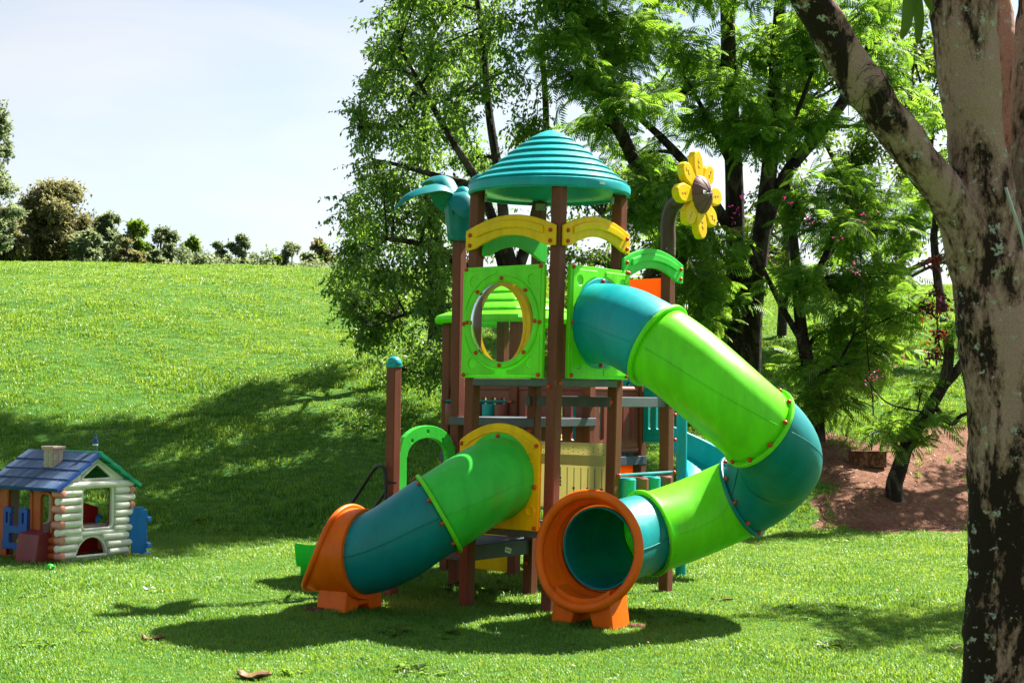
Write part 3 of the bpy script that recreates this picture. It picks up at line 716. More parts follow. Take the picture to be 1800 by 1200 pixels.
# --- second fine leaved tree further up the bank
t1b = Tree(2); D = 28.8
bb = gp(760, D)
t1b.limb([bb - Vector((0, 0, .3)), bb + Vector((.1, 0, 2.0)), bb + Vector((-.2, .1, 4.2)), bb + Vector((-.1, .2, 6.8))], .2, .05, 8)
for (px_, py_, rx_, ry_) in [(690, 330, 70, 60), (640, 420, 55, 55), (730, 420, 70, 60), (800, 340, 70, 60), (700, 220, 75, 65), (790, 220, 75, 65), (680, 110, 65, 60), (760, 110, 75, 65), (840, 120, 70, 60), (720, 10, 70, 60), (800, 0, 80, 60), (760, -100, 90, 60), (690, -70, 60, 50), (660, 510, 60, 40), (700, -170, 90, 60), (800, -180, 90, 60), (640, -140, 60, 50), (750, -260, 90, 60)]:
    dd = D + R.uniform(-1.4, 1.4); c = P(px_, py_, dd); k = dd / FPX
    t1b.blob(c, rx_ * k, R.uniform(.8, 1.3), ry_ * k, 12, 14, 8, droop=.4, twl=.42)
t1b.finish('bank_tree', 'dark small-leaved tree higher on the bank, showing through gaps of the drooping tree', MT['bark_dark'], MT['leaf_fine'], fine_leaf, .9, 1.5, base=bb)

# --- big feathery tree with several dark stems right of the tower
t2 = Tree(3); D = 29.0
b2 = gp(1300, D)
dn = Vector((0, 0, -.4))
t2.limb([b2 + dn, P(1298, 560, D), P(1293, 430, D), P(1290, 300, D), P(1282, 150, D), P(1278, 0, D), P(1270, -150, D)], .24, .12, 10)
t2.limb([b2 + Vector((.2, .1, -.4)), P(1322, 560, D), P(1338, 420, D), P(1352, 300, D), P(1362, 150, D + .2), P(1372, 0, D + .3), P(1380, -140, D + .3)], .23, .10, 10)
t2.limb([b2 + Vector((-.35, .2, -.4)), P(1255, 590, D + .2), P(1205, 470, D + .3), P(1150, 360, D - .4), P(1100, 250, D - 1.4), P(1050, 150, D - 2.2), P(1015, 20, D - 2.7), P(1000, -100, D - 2.9)], .19, .08, 9)
t2.limb([P(1282, 400, D), P(1215, 300, D - .3), P(1150, 230, D - .6), P(1100, 190, D - .9)], .13, .05, 8)
t2.limb([P(1338, 420, D), P(1380, 310, D), P(1440, 235, D), P(1490, 165, D), P(1540, 60, D), P(1580, -60, D)], .14, .09, 8)
t2.limb([P(1290, 300, D), P(1240, 200, D - .4), P(1200, 130, D - .7)], .08, .03, 7)
t2.limb([P(1060, 170, D - 2.1), P(1068, 80, D - 2.2), P(1058, -40, D - 2.3)], .07, .04, 7)
t2.limb([P(1352, 300, D), P(1400, 200, D - .6), P(1430, 120, D - .8)], .07, .03, 7)
bl2 = [(1040, 60, 70, 55), (1110, 40, 70, 50), (1000, 130, 55, 50), (1080, 140, 70, 50), (1050, 220, 65, 45), (1130, 180, 70, 50), (1010, 0, 70, 50), (1200, 70, 80, 50), (1240, 110, 80, 55), (1180, 150, 80, 50), (1290, 150, 80, 55), (1220, 210, 75, 45), (1300, 230, 60, 50), (1120, 270, 60, 45),
       (1340, 100, 70, 60), (1390, 60, 70, 55), (1440, 100, 60, 60), (1380, 170, 70, 55), (1430, 200, 60, 55), (1480, 60, 60, 60), (1350, 240, 55, 50), (1560, 120, 60, 70), (1600, 200, 50, 60), (1150, 330, 50, 45), (1110, 370, 40, 40), (1250, 430, 55, 60), (1230, 500, 50, 55), (1330, 480, 45, 70), (1290, 530, 50, 45), (1190, -20, 90, 50), (1300, -30, 100, 60), (1420, -30, 100, 60), (1540, 10, 90, 60), (1100, -60, 100, 60), (1240, 560, 35, 35), (1200, 410, 40, 40), (1010, -100, 80, 50), (1080, -130, 80, 50), (1150, -120, 80, 50), (980, 60, 60, 50), (1130, 100, 60, 45)]
for (px_, py_, rx_, ry_) in bl2:
    dd = D + R.uniform(-1.8, 1.0) - (2.2 if px_ < 1160 and py_ < 240 else 0); c = P(px_, py_, dd); k = dd / FPX
    t2.blob(c, rx_ * k, R.uniform(.5, .9), ry_ * k * .8, 8, 5, 3, droop=.2, twl=.34, flat=.45)
t2.finish('feathery_tree', 'large tree with dark forked trunks and bright feathery leaves behind the yellow flower', MT['bark_dark'], MT['leaf_feather'], fronds, .8, 1.35, base=b2)

# --- smaller feathery tree on the bank right of the big tube slide
t3 = Tree(4); D = 27.4
b3 = gp(1440, D)
t3.limb([b3 + dn, P(1432, 700, D), P(1412, 600, D), P(1403, 520, D), P(1395, 420, D), P(1380, 320, D)], .16, .07, 9)
t3.limb([P(1415, 610, D), P(1375, 540, D - .1), P(1345, 480, D - .2), P(1320, 430, D - .3)], .07, .03, 7)
t3.limb([P(1405, 540, D), P(1450, 450, D - .3), P(1480, 380, D - .5), P(1500, 320, D - .6)], .07, .03, 7)
t3.limb([P(1425, 660, D), P(1470, 640, D - .4), P(1500, 590, D - .6)], .045, .02, 6)
bl3 = [(1460, 400, 65, 55), (1520, 430, 60, 60), (1420, 500, 65, 50), (1490, 500, 65, 55), (1560, 480, 50, 60), (1470, 580, 65, 50), (1540, 560, 60, 55), (1420, 640, 60, 40), (1500, 650, 65, 45), (1560, 620, 50, 50), (1440, 700, 60, 30), (1480, 320, 65, 55), (1550, 350, 60, 60), (1410, 340, 60, 55), (1600, 400, 50, 60), (1600, 550, 40, 50)]
for (px_, py_, rx_, ry_) in bl3:
    dd = D + R.uniform(-1.3, .8); c = P(px_, py_, dd); k = dd / FPX
    t3.blob(c, rx_ * k, R.uniform(.5, 1.0), ry_ * k, 8, 5, 3, droop=.2, twl=.30, flat=.4)
t3.finish('young_feathery_tree', 'smaller feathery-leaved tree on the bank between the tube slide and the leaning trunk', MT['bark_dark'], MT['leaf_feather'], fronds, .8, 1.25, base=b3)

# --- dark leaning trunk growing from the bare earth
t4 = Tree(5); D = 24.9
b4 = gp(1568, D)
t4.limb([b4 + dn, P(1575, 845, D), P(1592, 790, D + .1), P(1630, 725, D + .2), P(1660, 670, D + .2), P(1668, 600, D + .2), P(1650, 500, D + .3), P(1640, 400, D + .3)], .155, .06, 10, rough=.012)
t4.limb([P(1655, 680, D + .2), P(1690, 640, D + .3), P(1725, 560, D + .5), P(1740, 460, D + .6)], .10, .05, 8)
t4.limb([P(1640, 710, D + .2), P(1672, 745, D), P(1690, 730, D - .1), P(1730, 720, D - .1)], .05, .025, 6)
t4.limb([P(1630, 725, D + .2), P(1580, 715, D - .3), P(1550, 700, D - .5), P(1520, 660, D - .6)], .02, .01, 5)
for (px_, py_, rx_, ry_, ns) in [(1590, 765, 22, 14, 4), (1630, 750, 22, 16, 4), (1560, 750, 18, 12, 3), (1620, 690, 25, 20, 3), (1690, 560, 40, 40, 6), (1650, 330, 50, 50, 7), (1700, 380, 50, 50, 7)]:
    dd = D + R.uniform(-.5, .3); c = P(px_, py_, dd); k = dd / FPX
    t4.blob(c, rx_ * k, .3, ry_ * k, ns, 4, 3, droop=.2, twl=.25, flat=.4)
t4.finish('leaning_tree', 'dark crooked trunk leaning to the right out of the bare red earth', MT['bark_dark'], MT['leaf_feather'], fronds, .75, 1.1, base=b4)

# --- airy pale green tree further back on the right, sky showing through
t5 = Tree(6); D = 36.0
b5 = gp(1580, D)
t5.limb([b5 + dn, P(1560, 520, D), P(1530, 420, D), P(1490, 330, D), P(1450, 250, D)], .16, .05, 8)
t5.limb([P(1560, 520, D), P(1600, 420, D), P(1630, 320, D), P(1640, 220, D)], .12, .04, 8)
t5.limb([b5 + Vector((-2.7, .4, -.3)), P(1380, 470, D), P(1384, 380, D), P(1388, 280, D), P(1390, 200, D)], .13, .07, 8)
for i in range(84):
    px_ = R.uniform(1300, 1760); py_ = R.uniform(20, 510); dd = D + R.uniform(-2, 2); c = P(px_, py_, dd)
    t5.blob(c, .75, .8, .6, 9, 10, 6, droop=.3, twl=.4, shell=.3)
t5.finish('airy_tree', 'loose yellow-green tree farther back at right with sky between its leaves', MT['bark_far'], MT['leaf_light'], light_leaf, .8, 1.3, base=b5)

# --- low tree mass behind the tower, right of the fine leaved tree
t6 = Tree(7); D = 34.0
b6 = gp(1120, D)
t6.limb([b6 + dn, P(1118, 540, D), P(1090, 460, D), P(1060, 380, D)], .13, .05, 8)
t6.limb([P(1118, 540, D), P(1150, 450, D), P(1180, 370, D)], .10, .04, 8)
for i in range(40):
    px_ = R.uniform(975, 1290); py_ = R.uniform(300, 570); dd = D + R.uniform(-1.5, 1.5); c = P(px_, py_, dd)
    t6.blob(c, .75, .8, .55, 9, 10, 6, droop=.3, twl=.4, shell=.3)
t6.finish('thin_tree', 'thin light green tree seen between the tower roof posts and the flower', MT['bark_far'], MT['leaf_light'], light_leaf, .8, 1.3, base=b6)

# --- shade tree standing just outside the picture on the right
t7 = Tree(8)
b7 = Vector((8.0, 16.4, hz(8.0, 16.4)))
t7.limb([b7 + dn, b7 + Vector((-.1, 0, 2)), b7 + Vector((-.4, .1, 3.6)), b7 + Vector((-.6, 0, 5.5))], .22, .08, 9)
for (dx, dy, dz) in [(-1.2, .3, 4.4), (-1.8, -.5, 5.2), (-.4, 1.0, 5.0), (-1.0, .8, 6.0), (.6, -.4, 5.2), (-.2, -.8, 6.2), (1.0, .8, 5.8), (-1.6, 1.2, 5.6)]:
    t7.blob(b7 + Vector((dx, dy, dz)), .75, .75, .45, 9, 12, 8, droop=.4, twl=.36)
t7.finish('shade_tree', 'small-leaved tree beside the pale trunk, mostly outside the picture at right', MT['bark_dark'], MT['leaf_fine'], fine_leaf, .9, 1.4, base=b7)

t7b = Tree(18)
b7b = Vector((10.8, 28.5, hz(10.8, 28.5)))
t7b.limb([b7b + dn, b7b + Vector((.1, 0, 2)), b7b + Vector((-.2, .1, 3.6)), b7b + Vector((-.3, 0, 5.5))], .2, .07, 9)
for i in range(12):
    a_ = R.uniform(0, 6.283); q_ = 2.2 * math.sqrt(R.uniform(.1, 1))
    t7b.blob(b7b + Vector((math.cos(a_) * q_ - .4, math.sin(a_) * q_, R.uniform(3.2, 6.2))), .7, .7, .4, 8, 10, 8, droop=.4, twl=.36)
t7b.finish('shade_tree', 'small-leaved tree up the bank beyond the pale trunk, outside the picture', MT['bark_dark'], MT['leaf_fine'], fine_leaf, .9, 1.4, base=b7b)
# --- red leaved climber on the leaning tree
t8 = Tree(9); D = 24.6
c8 = gp(1655, D)
t8.limb([P(1660, 690, D), P(1664, 640, D), P(1650, 600, D), P(1645, 500, D), P(1640, 450, D)], .02, .008, 5)
for (px_, py_, rx_, ry_) in [(1636, 460, 18, 18), (1650, 510, 26, 26), (1630, 550, 24, 24), (1650, 590, 26, 24), (1642, 630, 22, 22), (1660, 540, 22, 30)]:
    c = P(px_, py_, D - .1); k = D / FPX
    t8.blob(c, rx_ * k, .3, ry_ * k, 5, 5, 3, droop=.4, twl=.16, shell=.2)
t8.finish('red_climber', 'dark red leaved climbing shrub hanging beside the pale trunk', MT['bark_dark'], MT['leaf_red'], light_leaf, .55, .95, cat='shrub', base=c8)

# --- magenta flowering climber
t9 = Tree(10); D = 26.3
c9 = gp(1530, D)
t9.limb([c9 + Vector((0, 0, -.1)), P(1535, 720, D), P(1525, 620, D), P(1515, 480, D), P(1500, 340, D)], .015, .006, 4)
for (px_, py_, n_) in [(1505, 470, 3), (1420, 385, 3), (1525, 670, 5), (1540, 665, 3), (1390, 350, 2), (1470, 430, 2), (1590, 640, 3), (1530, 385, 4), (1295, 375, 4), (1310, 335, 3), (1275, 350, 2), (1285, 405, 3), (1350, 460, 2), (1640, 520, 3)]:
    for i in range(n_):
        c = np.array(P(px_ + R.uniform(-14, 14), py_ + R.uniform(-14, 14), D - 1.5))
        d = rng.normal(size=(4, 3)); t9.lp.append(c + rng.normal(0, .02, (4, 3))); t9.ld.append(d)
t9.finish('flowering_climber', 'thin climber dotted with magenta blossoms among the feathery trees', MT['bark_dark'], MT['petal'], light_leaf, .3, .5, cat='climber', base=c9)

# --- trees along the crest of the hill
def crest_tree(px, base_py, top_py, half_px, D, leaf, nb, label, seed, name='hill_tree', shape=.5, tm=None, sparse=1.0):
    t = Tree(seed); b_ = P(px, base_py, D); b_ = Vector((b_.x, D, min(b_.z, hz(b_.x, D))))
    top = P(px, top_py, D); H_ = top.z - b_.z; W_ = half_px * D / FPX
    t.limb([b_ + Vector((0, 0, -.3)), b_ + Vector((.1, 0, H_ * .35)), b_ + Vector((-.1, .1, H_ * .65)), b_ + Vector((0, 0, H_ * .9))], max(.10, H_ * .028), .03, 7)
    for i in range(int(nb * 1.7)):
        f = R.uniform(.10, .95); wd = W_ * (math.sin(math.pi * min(1, f * .9 + .12)) ** shape) * R.uniform(.7, 1.25)
        a = R.uniform(0, 6.283); q = math.sqrt(R.uniform(.05, 1)) * .8
        t.blob(b_ + Vector((math.cos(a) * wd * q, math.sin(a) * wd * q, H_ * f)), W_ * R.uniform(.14, .34), W_ * .3, H_ * R.uniform(.05, .12), int(8 * sparse), 11, 8, droop=.15, twl=W_ * .22, shell=.3)
    return t.finish(name, label, MT['bark_far'], leaf, tm or [diamond_leaf(.15, .075), diamond_leaf(.12, .065)], .7, 1.3, group='trees along the crest of the grassy hill', base=b_)
crest_tree(-20, 470, 170, 62, 56, MT['leaf_far'], 18, 'tall tree cut by the left picture edge, above the brownish tree', 21, sparse=.8)
crest_tree(95, 470, 318, 82, 62, MT['leaf_olive'], 40, 'large rounded olive-brown tree on the hill crest at far left', 22)
crest_tree(15, 475, 360, 50, 60, MT['leaf_olive'], 18, 'lower olive-brown tree on the crest at the left picture edge', 23)
crest_tree(190, 472, 372, 32, 66, MT['leaf_far'], 16, 'dark green tree on the crest just right of the olive-brown tree', 24)
crest_tree(150, 480, 410, 40, 60, MT['leaf_far'], 14, 'low dark bush filling the crest below the olive-brown tree', 25, name='hill_bush')
crest_tree(240, 475, 385, 28, 64, MT['leaf_light'], 10, 'light yellow-green young tree on the crest', 26, sparse=.8)
crest_tree(285, 476, 405, 38, 66, MT['leaf_far'], 14, 'rounded green tree on the crest right of the light young tree', 27)
crest_tree(345, 478, 418, 32, 70, MT['leaf_light'], 9, 'small pale tree on the crest with thin twiggy top', 28, sparse=.7)
crest_tree(383, 480, 425, 22, 72, MT['leaf_far'], 7, 'small pointed dark tree on the crest left of the taller thin tree', 29)
crest_tree(425, 480, 408, 34, 72, MT['leaf_far'], 11, 'thin open dark tree on the crest above the fence pole', 30, sparse=.7)
crest_tree(505, 482, 420, 34, 74, MT['leaf_far'], 11, 'dark bushy tree on the crest behind the second fence pole', 31)
crest_tree(565, 484, 425, 38, 74, MT['leaf_olive'], 10, 'pale olive tree on the crest touching the drooping tree', 32)
crest_tree(462, 484, 455, 22, 72, MT['leaf_olive'], 6, 'low shrub on the crest between the two fence poles', 33, name='hill_bush', sparse=.8)

for (px_, top_, hw_, D_, lf, sd_, lb) in ((318, 440, 26, 68, 'leaf_olive', 34, 'low olive bush on the crest between the rounded tree and the pale tree'), (402, 452, 24, 70, 'leaf_far', 35, 'low dark bush on the crest under the thin open tree'),
        (482, 450, 20, 72, 'leaf_light', 36, 'low light bush on the crest right of the left fence pole'), (540, 446, 26, 72, 'leaf_far', 37, 'low dark bush on the crest right of the second fence pole'), (225, 420, 34, 62, 'leaf_olive', 38, 'olive bush on the crest below the light young tree'), (265, 436, 24, 64, 'leaf_far', 39, 'dark bush at the foot of the rounded green tree on the crest')):
    crest_tree(px_, 484, top_, hw_, D_, MT[lf], 8, lb, sd_, name='hill_bush')
ug = Tree(60)
for i in range(62):
    px_ = -40 + i * 11 + R.uniform(-8, 8); D_ = R.uniform(63, 76); c_ = P(px_, 480, D_); z_ = hz(c_.x, D_); h_ = R.uniform(.35, 1.5) * (1.5 if px_ < 300 else 1.0)
    ug.blob((c_.x, D_, z_ + h_ * .5), R.uniform(.5, 1.3), .6, h_ * .55, 9, 9, 7, droop=.1, twl=.35, shell=.2, join=False)
pos = np.concatenate(ug.lp); dd_ = np.concatenate(ug.ld)
V, F = replicate([diamond_leaf(.16, .08), diamond_leaf(.12, .07)], pos, rot_frames(dd_, rng.normal(0, .6, len(pos))), rng.uniform(.7, 1.3, len(pos)))
me = fast_mesh('undergrowth', V, F); me.materials.append(MT['leaf_far']); o = bpy.data.objects.new('undergrowth', me); link(o); tag(o, 'low undergrowth along the far hill crest', kind='stuff')
for px_, lb in ((453, 'thin pale fence pole on the crest, left one'), (513, 'thin pale fence pole on the crest, right one')):
    b_ = P(px_, 478, 64); z0 = hz(b_.x, 64)
    mbp = MB().sweep([(b_.x, 64, z0 - .2), (b_.x, 64, P(px_, 452, 64).z)], .035, 8)
    mbp.box((b_.x, 64, P(px_, 452, 64).z + .02), (.11, .11, .04))
    tag(mbp.build('fence_pole', MT['metal'], smooth=True), lb, 'pole', 'fence poles on the hill crest')

# ------------------------------------------------------------------ foreground tree with pale lichen bark
fb = Vector((2.78, 8.2, hz(2.78, 8.2))); D = 8.2
ft = empty('pale_trunk_tree', fb); tag(ft, 'thick pale pinkish trunk with dark lichen patches forking near the camera', 'tree')
mbt = MB()
def stem(pts, rr, n=20, per=8):
    path = catmull([p[0] if not isinstance(p, Vector) else p for p in pts], per); k = len(path)
    r_ = np.interp(np.linspace(0, 1, k), np.linspace(0, 1, len(rr)), rr); mbt.sweep(path, list(r_), n)
# main trunk (two grown-together boles)
stem([fb + Vector((.02, 0, -.35)), fb + Vector((0, 0, .0)), P(1806, 1180, D), P(1802, 1000, D), P(1792, 800, D), P(1775, 640, D), P(1740, 400, D), P(1718, 250, D), P(1700, 100, D), P(1690, -60, D), P(1675, -400, D)], [.50, .40, .315, .285, .27, .23, .165, .15, .17, .17, .12])
stem([fb + Vector((-.12, -.05, -.3)), P(1776, 1250, D - .05), P(1768, 1000, D - .05), P(1760, 800, D - .05), P(1742, 620, D - .05), P(1712, 480, D - .05), P(1680, 370, D - .1), P(1592, 250, D - .2), P(1505, 130, D - .3), P(1425, 0, D - .4), P(1370, -110, D - .5), P(1260, -330, D - .7)], [.34, .26, .20, .18, .155, .13, .112, .108, .105, .10, .095, .07])
stem([P(1830, 1050, D + .12), P(1830, 760, D + .15), P(1828, 560, D + .15), P(1826, 380, D + .2), P(1829, 180, D + .2), P(1834, 0, D + .25), P(1845, -300, D + .3)], [.24, .22, .19, .165, .155, .145, .1])
stem([P(1775, 450, D + .4), P(1772, 250, D + .5), P(1765, 80, D + .6), P(1745, -80, D + .7), P(1720, -300, D + .9)], [.09, .085, .075, .07, .05])
# roots flare
for a_ in (2.6, 3.6, 4.6, 5.6, .4, 1.5):
    e_ = fb + Vector((math.cos(a_) * .75, math.sin(a_) * .75, -.12)); stem([fb + Vector((0, 0, .45)), fb + Vector((math.cos(a_) * .35, math.sin(a_) * .35, .10)), e_], [.16, .13, .05], 10, 5)
# bole collar on the left limb
stem([P(1500, 122, D - .3), P(1520, 152, D - .28), P(1540, 182, D - .26)], [.08, .130, .08], 14, 5)
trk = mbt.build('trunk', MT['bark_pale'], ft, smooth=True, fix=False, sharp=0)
rm = trk.modifiers.new('union', 'REMESH'); rm.mode = 'VOXEL'; rm.voxel_size = 0.022; rm.use_smooth_shade = True
smm = trk.modifiers.new('soften', 'SMOOTH'); smm.iterations = 8; smm.factor = .5
txd = bpy.data.textures.new('bark_lumps', 'CLOUDS'); txd.noise_scale = .22; txd.noise_depth = 3
dp = trk.modifiers.new('lumps', 'DISPLACE'); dp.texture = txd; dp.strength = .05; dp.mid_level = .5; dp.texture_coords = 'GLOBAL'
# crown above the picture
t10 = Tree(40); t10.nodes = [(np.array(P(1690, -60, D)), .14), (np.array(P(1675, -400, D)), .1), (np.array(P(1260, -330, D - .7)), .08), (np.array(P(1370, -110, D - .5)), .1), (np.array(P(1835, -300, D + .3)), .1), (np.array(P(1720, -300, D + .9)), .05)]
for (x, y, z) in [(1.0, 6.8, 6.0), (.2, 6.3, 6.6), (2.2, 7.4, 6.6), (2.6, 6.4, 7.4)]:
    t10.blob((x, y, z), .7, .7, .4, 9, 8, 6, droop=.35, twl=.3)
pos = np.concatenate(t10.lp); dd_ = np.concatenate(t10.ld)
V, F = replicate(fine_leaf, pos, rot_frames(dd_, rng.normal(0, .6, len(pos))), rng.uniform(1.0, 1.7, len(pos)))
me = fast_mesh('crown', V - np.array(fb), F); me.materials.append(MT['leaf_fine'])
tag(link(bpy.data.objects.new('crown', me), ft, Matrix.Translation(fb)), kind='stuff')
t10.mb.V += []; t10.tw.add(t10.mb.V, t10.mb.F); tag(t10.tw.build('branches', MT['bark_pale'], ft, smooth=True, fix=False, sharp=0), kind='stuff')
# fine root hairs on the collar
rh = MB()
for i in range(70):
    a_ = R.uniform(0, 6.283); c = P(R.uniform(1498, 1545), R.uniform(120, 190), D - .28) + Vector((math.cos(a_) * .12, -abs(math.sin(a_)) * .14, R.uniform(-.05, .05)))
    d = Vector((R.gauss(0, .06), R.gauss(0, .04), R.gauss(-.05, .05)))
    rh.sweep([c, c + d * .5 + Vector((0, 0, .012)), c + d], .0022, 3)
tag(rh.build('root_hairs', MT['bark_far'], ft, fix=False), kind='stuff')

# strap leaved plant hanging from the fork
ep = empty('hanging_strap_plant', P(1600, -10, 8.0)); tag(ep, 'broad green strap leaves hanging at the top edge by the forked trunk', 'plant')
for (pts, w) in (([(1600, -45), (1598, -5), (1594, 40), (1586, 68)], .030), ([(1606, -50), (1612, 0), (1616, 40), (1613, 76)], .026), ([(1612, -55), (1622, -20), (1632, 5), (1640, 22)], .018), ([(1598, -60), (1580, -40), (1560, -20), (1548, 8)], .02)):
    path = catmull([P(a, b, 8.0 + .03 * i) for i, (a, b) in enumerate(pts)], 5); V = []; F = []; n = len(path)
    for i, p in enumerate(path):
        ww = w * (math.sin(math.pi * (.12 + .86 * i / (n - 1))) ** .6)
        V += [p - Vector((ww, -.012, 0)), p + Vector((0, .012, 0)), p + Vector((ww, -.012, 0))]
        if i: k = 3 * i; F += [(k - 3, k - 2, k + 1, k), (k - 2, k - 1, k + 2, k + 1)]
    MB().add(V, F).build('leaf', MT['strap'], ep, smooth=True, fix=False, sharp=0)
hose = MB().sweep(catmull([P(1768, 330, 7.9), P(1776, 355, 7.88), P(1786, 385, 7.86), P(1795, 410, 7.86), P(1803, 450, 7.88), P(1812, 560, 7.9), P(1818, 800, 7.9)], 5), .009, 8)
tag(hose.build('cable', MT['metal'], smooth=True), 'thin grey cable running down the pale trunk at the right edge', 'cable')
# ------------------------------------------------------------------ play structure
e1 = Vector((-.783, .622, 0)); e2 = Vector((.622, .783, 0)); ZV = Vector((0, 0, 1))
F0 = Vector((.37, 14.38, 0)); LEAN = .015
def node(a, b): return F0 + e1 * a + e2 * b          # grid of posts: a along the left face, b along the right face
def lean(v): return Vector((v.x + LEAN * v.z, v.y, v.z))
class LB(MB):
    """mesh of the slightly leaning tower"""
    def build(s, *a, **k):
        s.V = [tuple(lean(Vector(v))) for v in s.V]; return MB.build(s, *a, **k)
ps = empty('play_structure', F0 + e1 * .5 + e2 * .5)
tag(ps, 'big brown-posted play tower with teal cone roof, two tube slides, panels and small slides', 'playground structure')

def post(p, top, ln=False, parent=ps, sz=.112):
    mb = LB() if ln else MB(); zb = hz(p.x, p.y) - .15
    mb.box(Vector((p.x, p.y, (top + zb) / 2)), (sz, sz, top - zb), (e1, e2, ZV))
    return mb.build('post', MT['brown'], parent, bevel=.012)
pF, pL, pR, pB = node(0, 0), node(1, 0), node(0, 1), node(1, 1)
pCP, pPL, pFL, pB2 = node(2, 0), node(2, 1), node(0, 2), node(1, 2)
for p in (pF, pL, pR, pB): post(p, 4.03, True)
cpost = post(pCP, 2.30)
# teal dome cap
mb = MB(); mb.box(Vector((pCP.x, pCP.y, 2.315)), (.122, .122, .05), (e1, e2, ZV)); o = mb.build('post_cap', MT['teal'], cpost, bevel=.01)
mb = MB().lathe([(.076, 2.335), (.072, 2.36), (.058, 2.385), (.035, 2.402), (.0, 2.408)], 20, (pCP.x, pCP.y, 0)); mb.build('cap_dome', MT['teal'], cpost, smooth=True)
palm_post = post(pPL, 3.74); flower_post = post(pFL, 3.62); post(pB2, 3.4)
for (a, b, h) in ((2, 2, 2.92), (3, 2, 2.92), (2, 3, 2.92), (3, 3, 2.92), (1, 3, 2.25)): post(node(a, b), h)

# shared bolt cap
bm_ = MB().lathe([(.0205, 0), (.0215, .008), (.018, .018), (.009, .024), (0, .025)], 10)
bolt_me = bpy.data.meshes.new('bolt'); bolt_me.from_pydata(bm_.V, [], bm_.F); bolt_me.materials.append(MT['red'])
for p in bolt_me.polygons: p.use_smooth = True
sm_me = bpy.data.meshes.new('screw'); sm_me.from_pydata([tuple(Vector(v) * .38) for v in bm_.V], [], bm_.F); sm_me.materials.append(MT['metal'])
def bolt(p, n, parent, ln=False, small=False):
    p = lean(Vector(p)) if ln else Vector(p)
    return inst('screw' if small else 'bolt', sm_me if small else bolt_me, frame_mat(p, Vector(n)), parent)

def facept(p, eu, en, u, n, z): return p + eu * u + en * n + ZV * z

# ---- teal cone roof
rc = F0 + e1 * .5 + e2 * .5
prof = [(0, 4.635), (.05, 4.632), (.115, 4.605)]
rr = [.115, .225, .325, .42, .51, .60, .685, .765]
zz = [4.605, 4.545, 4.475, 4.400, 4.325, 4.25, 4.180, 4.110]
for i in range(1, 8):
    prof += [(rr[i] - .002, zz[i] + .003), (rr[i], zz[i]), (rr[i] - .001, zz[i] - .006), (rr[i] - .009, zz[i] - .017)]
prof += [(.792, 4.075), (.800, 4.05), (.798, 4.0), (.785, 3.985), (.765, 3.985), (.755, 4.01), (.66, 4.02), (.60, 4.05), (.3, 4.35), (0, 4.52)]
mb = LB().lathe(prof, 64, rc); roof = mb.build('cone_roof', MT['teal'], ps, smooth=True, sharp=25)
for p in (pL, pR, pB):
    d = (rc - p).normalized(); mb = LB(); mb.box(p + d * .075 + ZV * 3.955, (.02, .10, .07), (d, d.cross(ZV), ZV)); mb.build('bracket', MT['metal'], roof)
mb = LB(); a_ = math.atan2(-.80, .60); mb.box(rc + Vector((math.cos(a_) * .806, math.sin(a_) * .806, 4.035)), (.004, .062, .022), (Vector((math.cos(a_), math.sin(a_), 0)), Vector((-math.sin(a_), math.cos(a_), 0)), ZV)); mb.build('sticker', MT['sticker'], roof)

# ---- arch rails
def arch_rail(p, eu, en, z, mat, ln=True, u0=-.05, u1=1.07, off=.06, rise=.13, parent=ps, width=.19, bolts=True, leanf=True):
    mbc = LB if leanf else MB
    n = 18; w = u1 - u0; outer = []; inner = []
    top = [(u0 + w * i / n, z + width + rise * math.sin(math.pi * (i / n)) ** .9) for i in range(n + 1)]
    bot = [(u0 + w * i / n, z + (rise * .95) * math.sin(math.pi * ((i / n) - .09) / .82) ** .9 if .09 < i / n < .91 else z) for i in range(n + 1)]
    mb = mbc().plate(top + bot[::-1], [], p, eu, en, ZV, off, off + .035)
    o = mb.build('arch_rail', mat, ps, bevel=.01)
    # raised trough
    t2_ = [(u0 + w * (.12 + .76 * i / n), z + width * .72 + rise * math.sin(math.pi * (.12 + .76 * i / n)) ** .9) for i in range(n + 1)]
    b2_ = [(u0 + w * (.12 + .76 * i / n), z + width * .34 + rise * .97 * math.sin(math.pi * (.12 + .76 * i / n)) ** .9) for i in range(n + 1)]
    mbc().plate(t2_ + b2_[::-1], [], p, eu, en, ZV, off + .034, off + .055).build('raised_rib', mat, o, bevel=.012)
    if bolts:
        for u in (u0 + .05, u1 - .06):
            for zz_ in (z + .045, z + width - .045): bolt(facept(p, eu, en, u, off + .034, zz_), en, o, leanf)
    return o
arch_rail(pF, e1, -e2, 3.43, MT['yellow'], u0=-.03, u1=1.06)
arch_rail(pF, e2, -e1, 3.43, MT['yellow'], u0=-.03, u1=1.06)
arch_rail(pB, -e2, e1, 3.38, MT['green'], u0=-.02, u1=1.0, off=-.10)
arch_rail(pR, e2, -e1, 3.20, MT['green'], u0=-.04, u1=1.06)
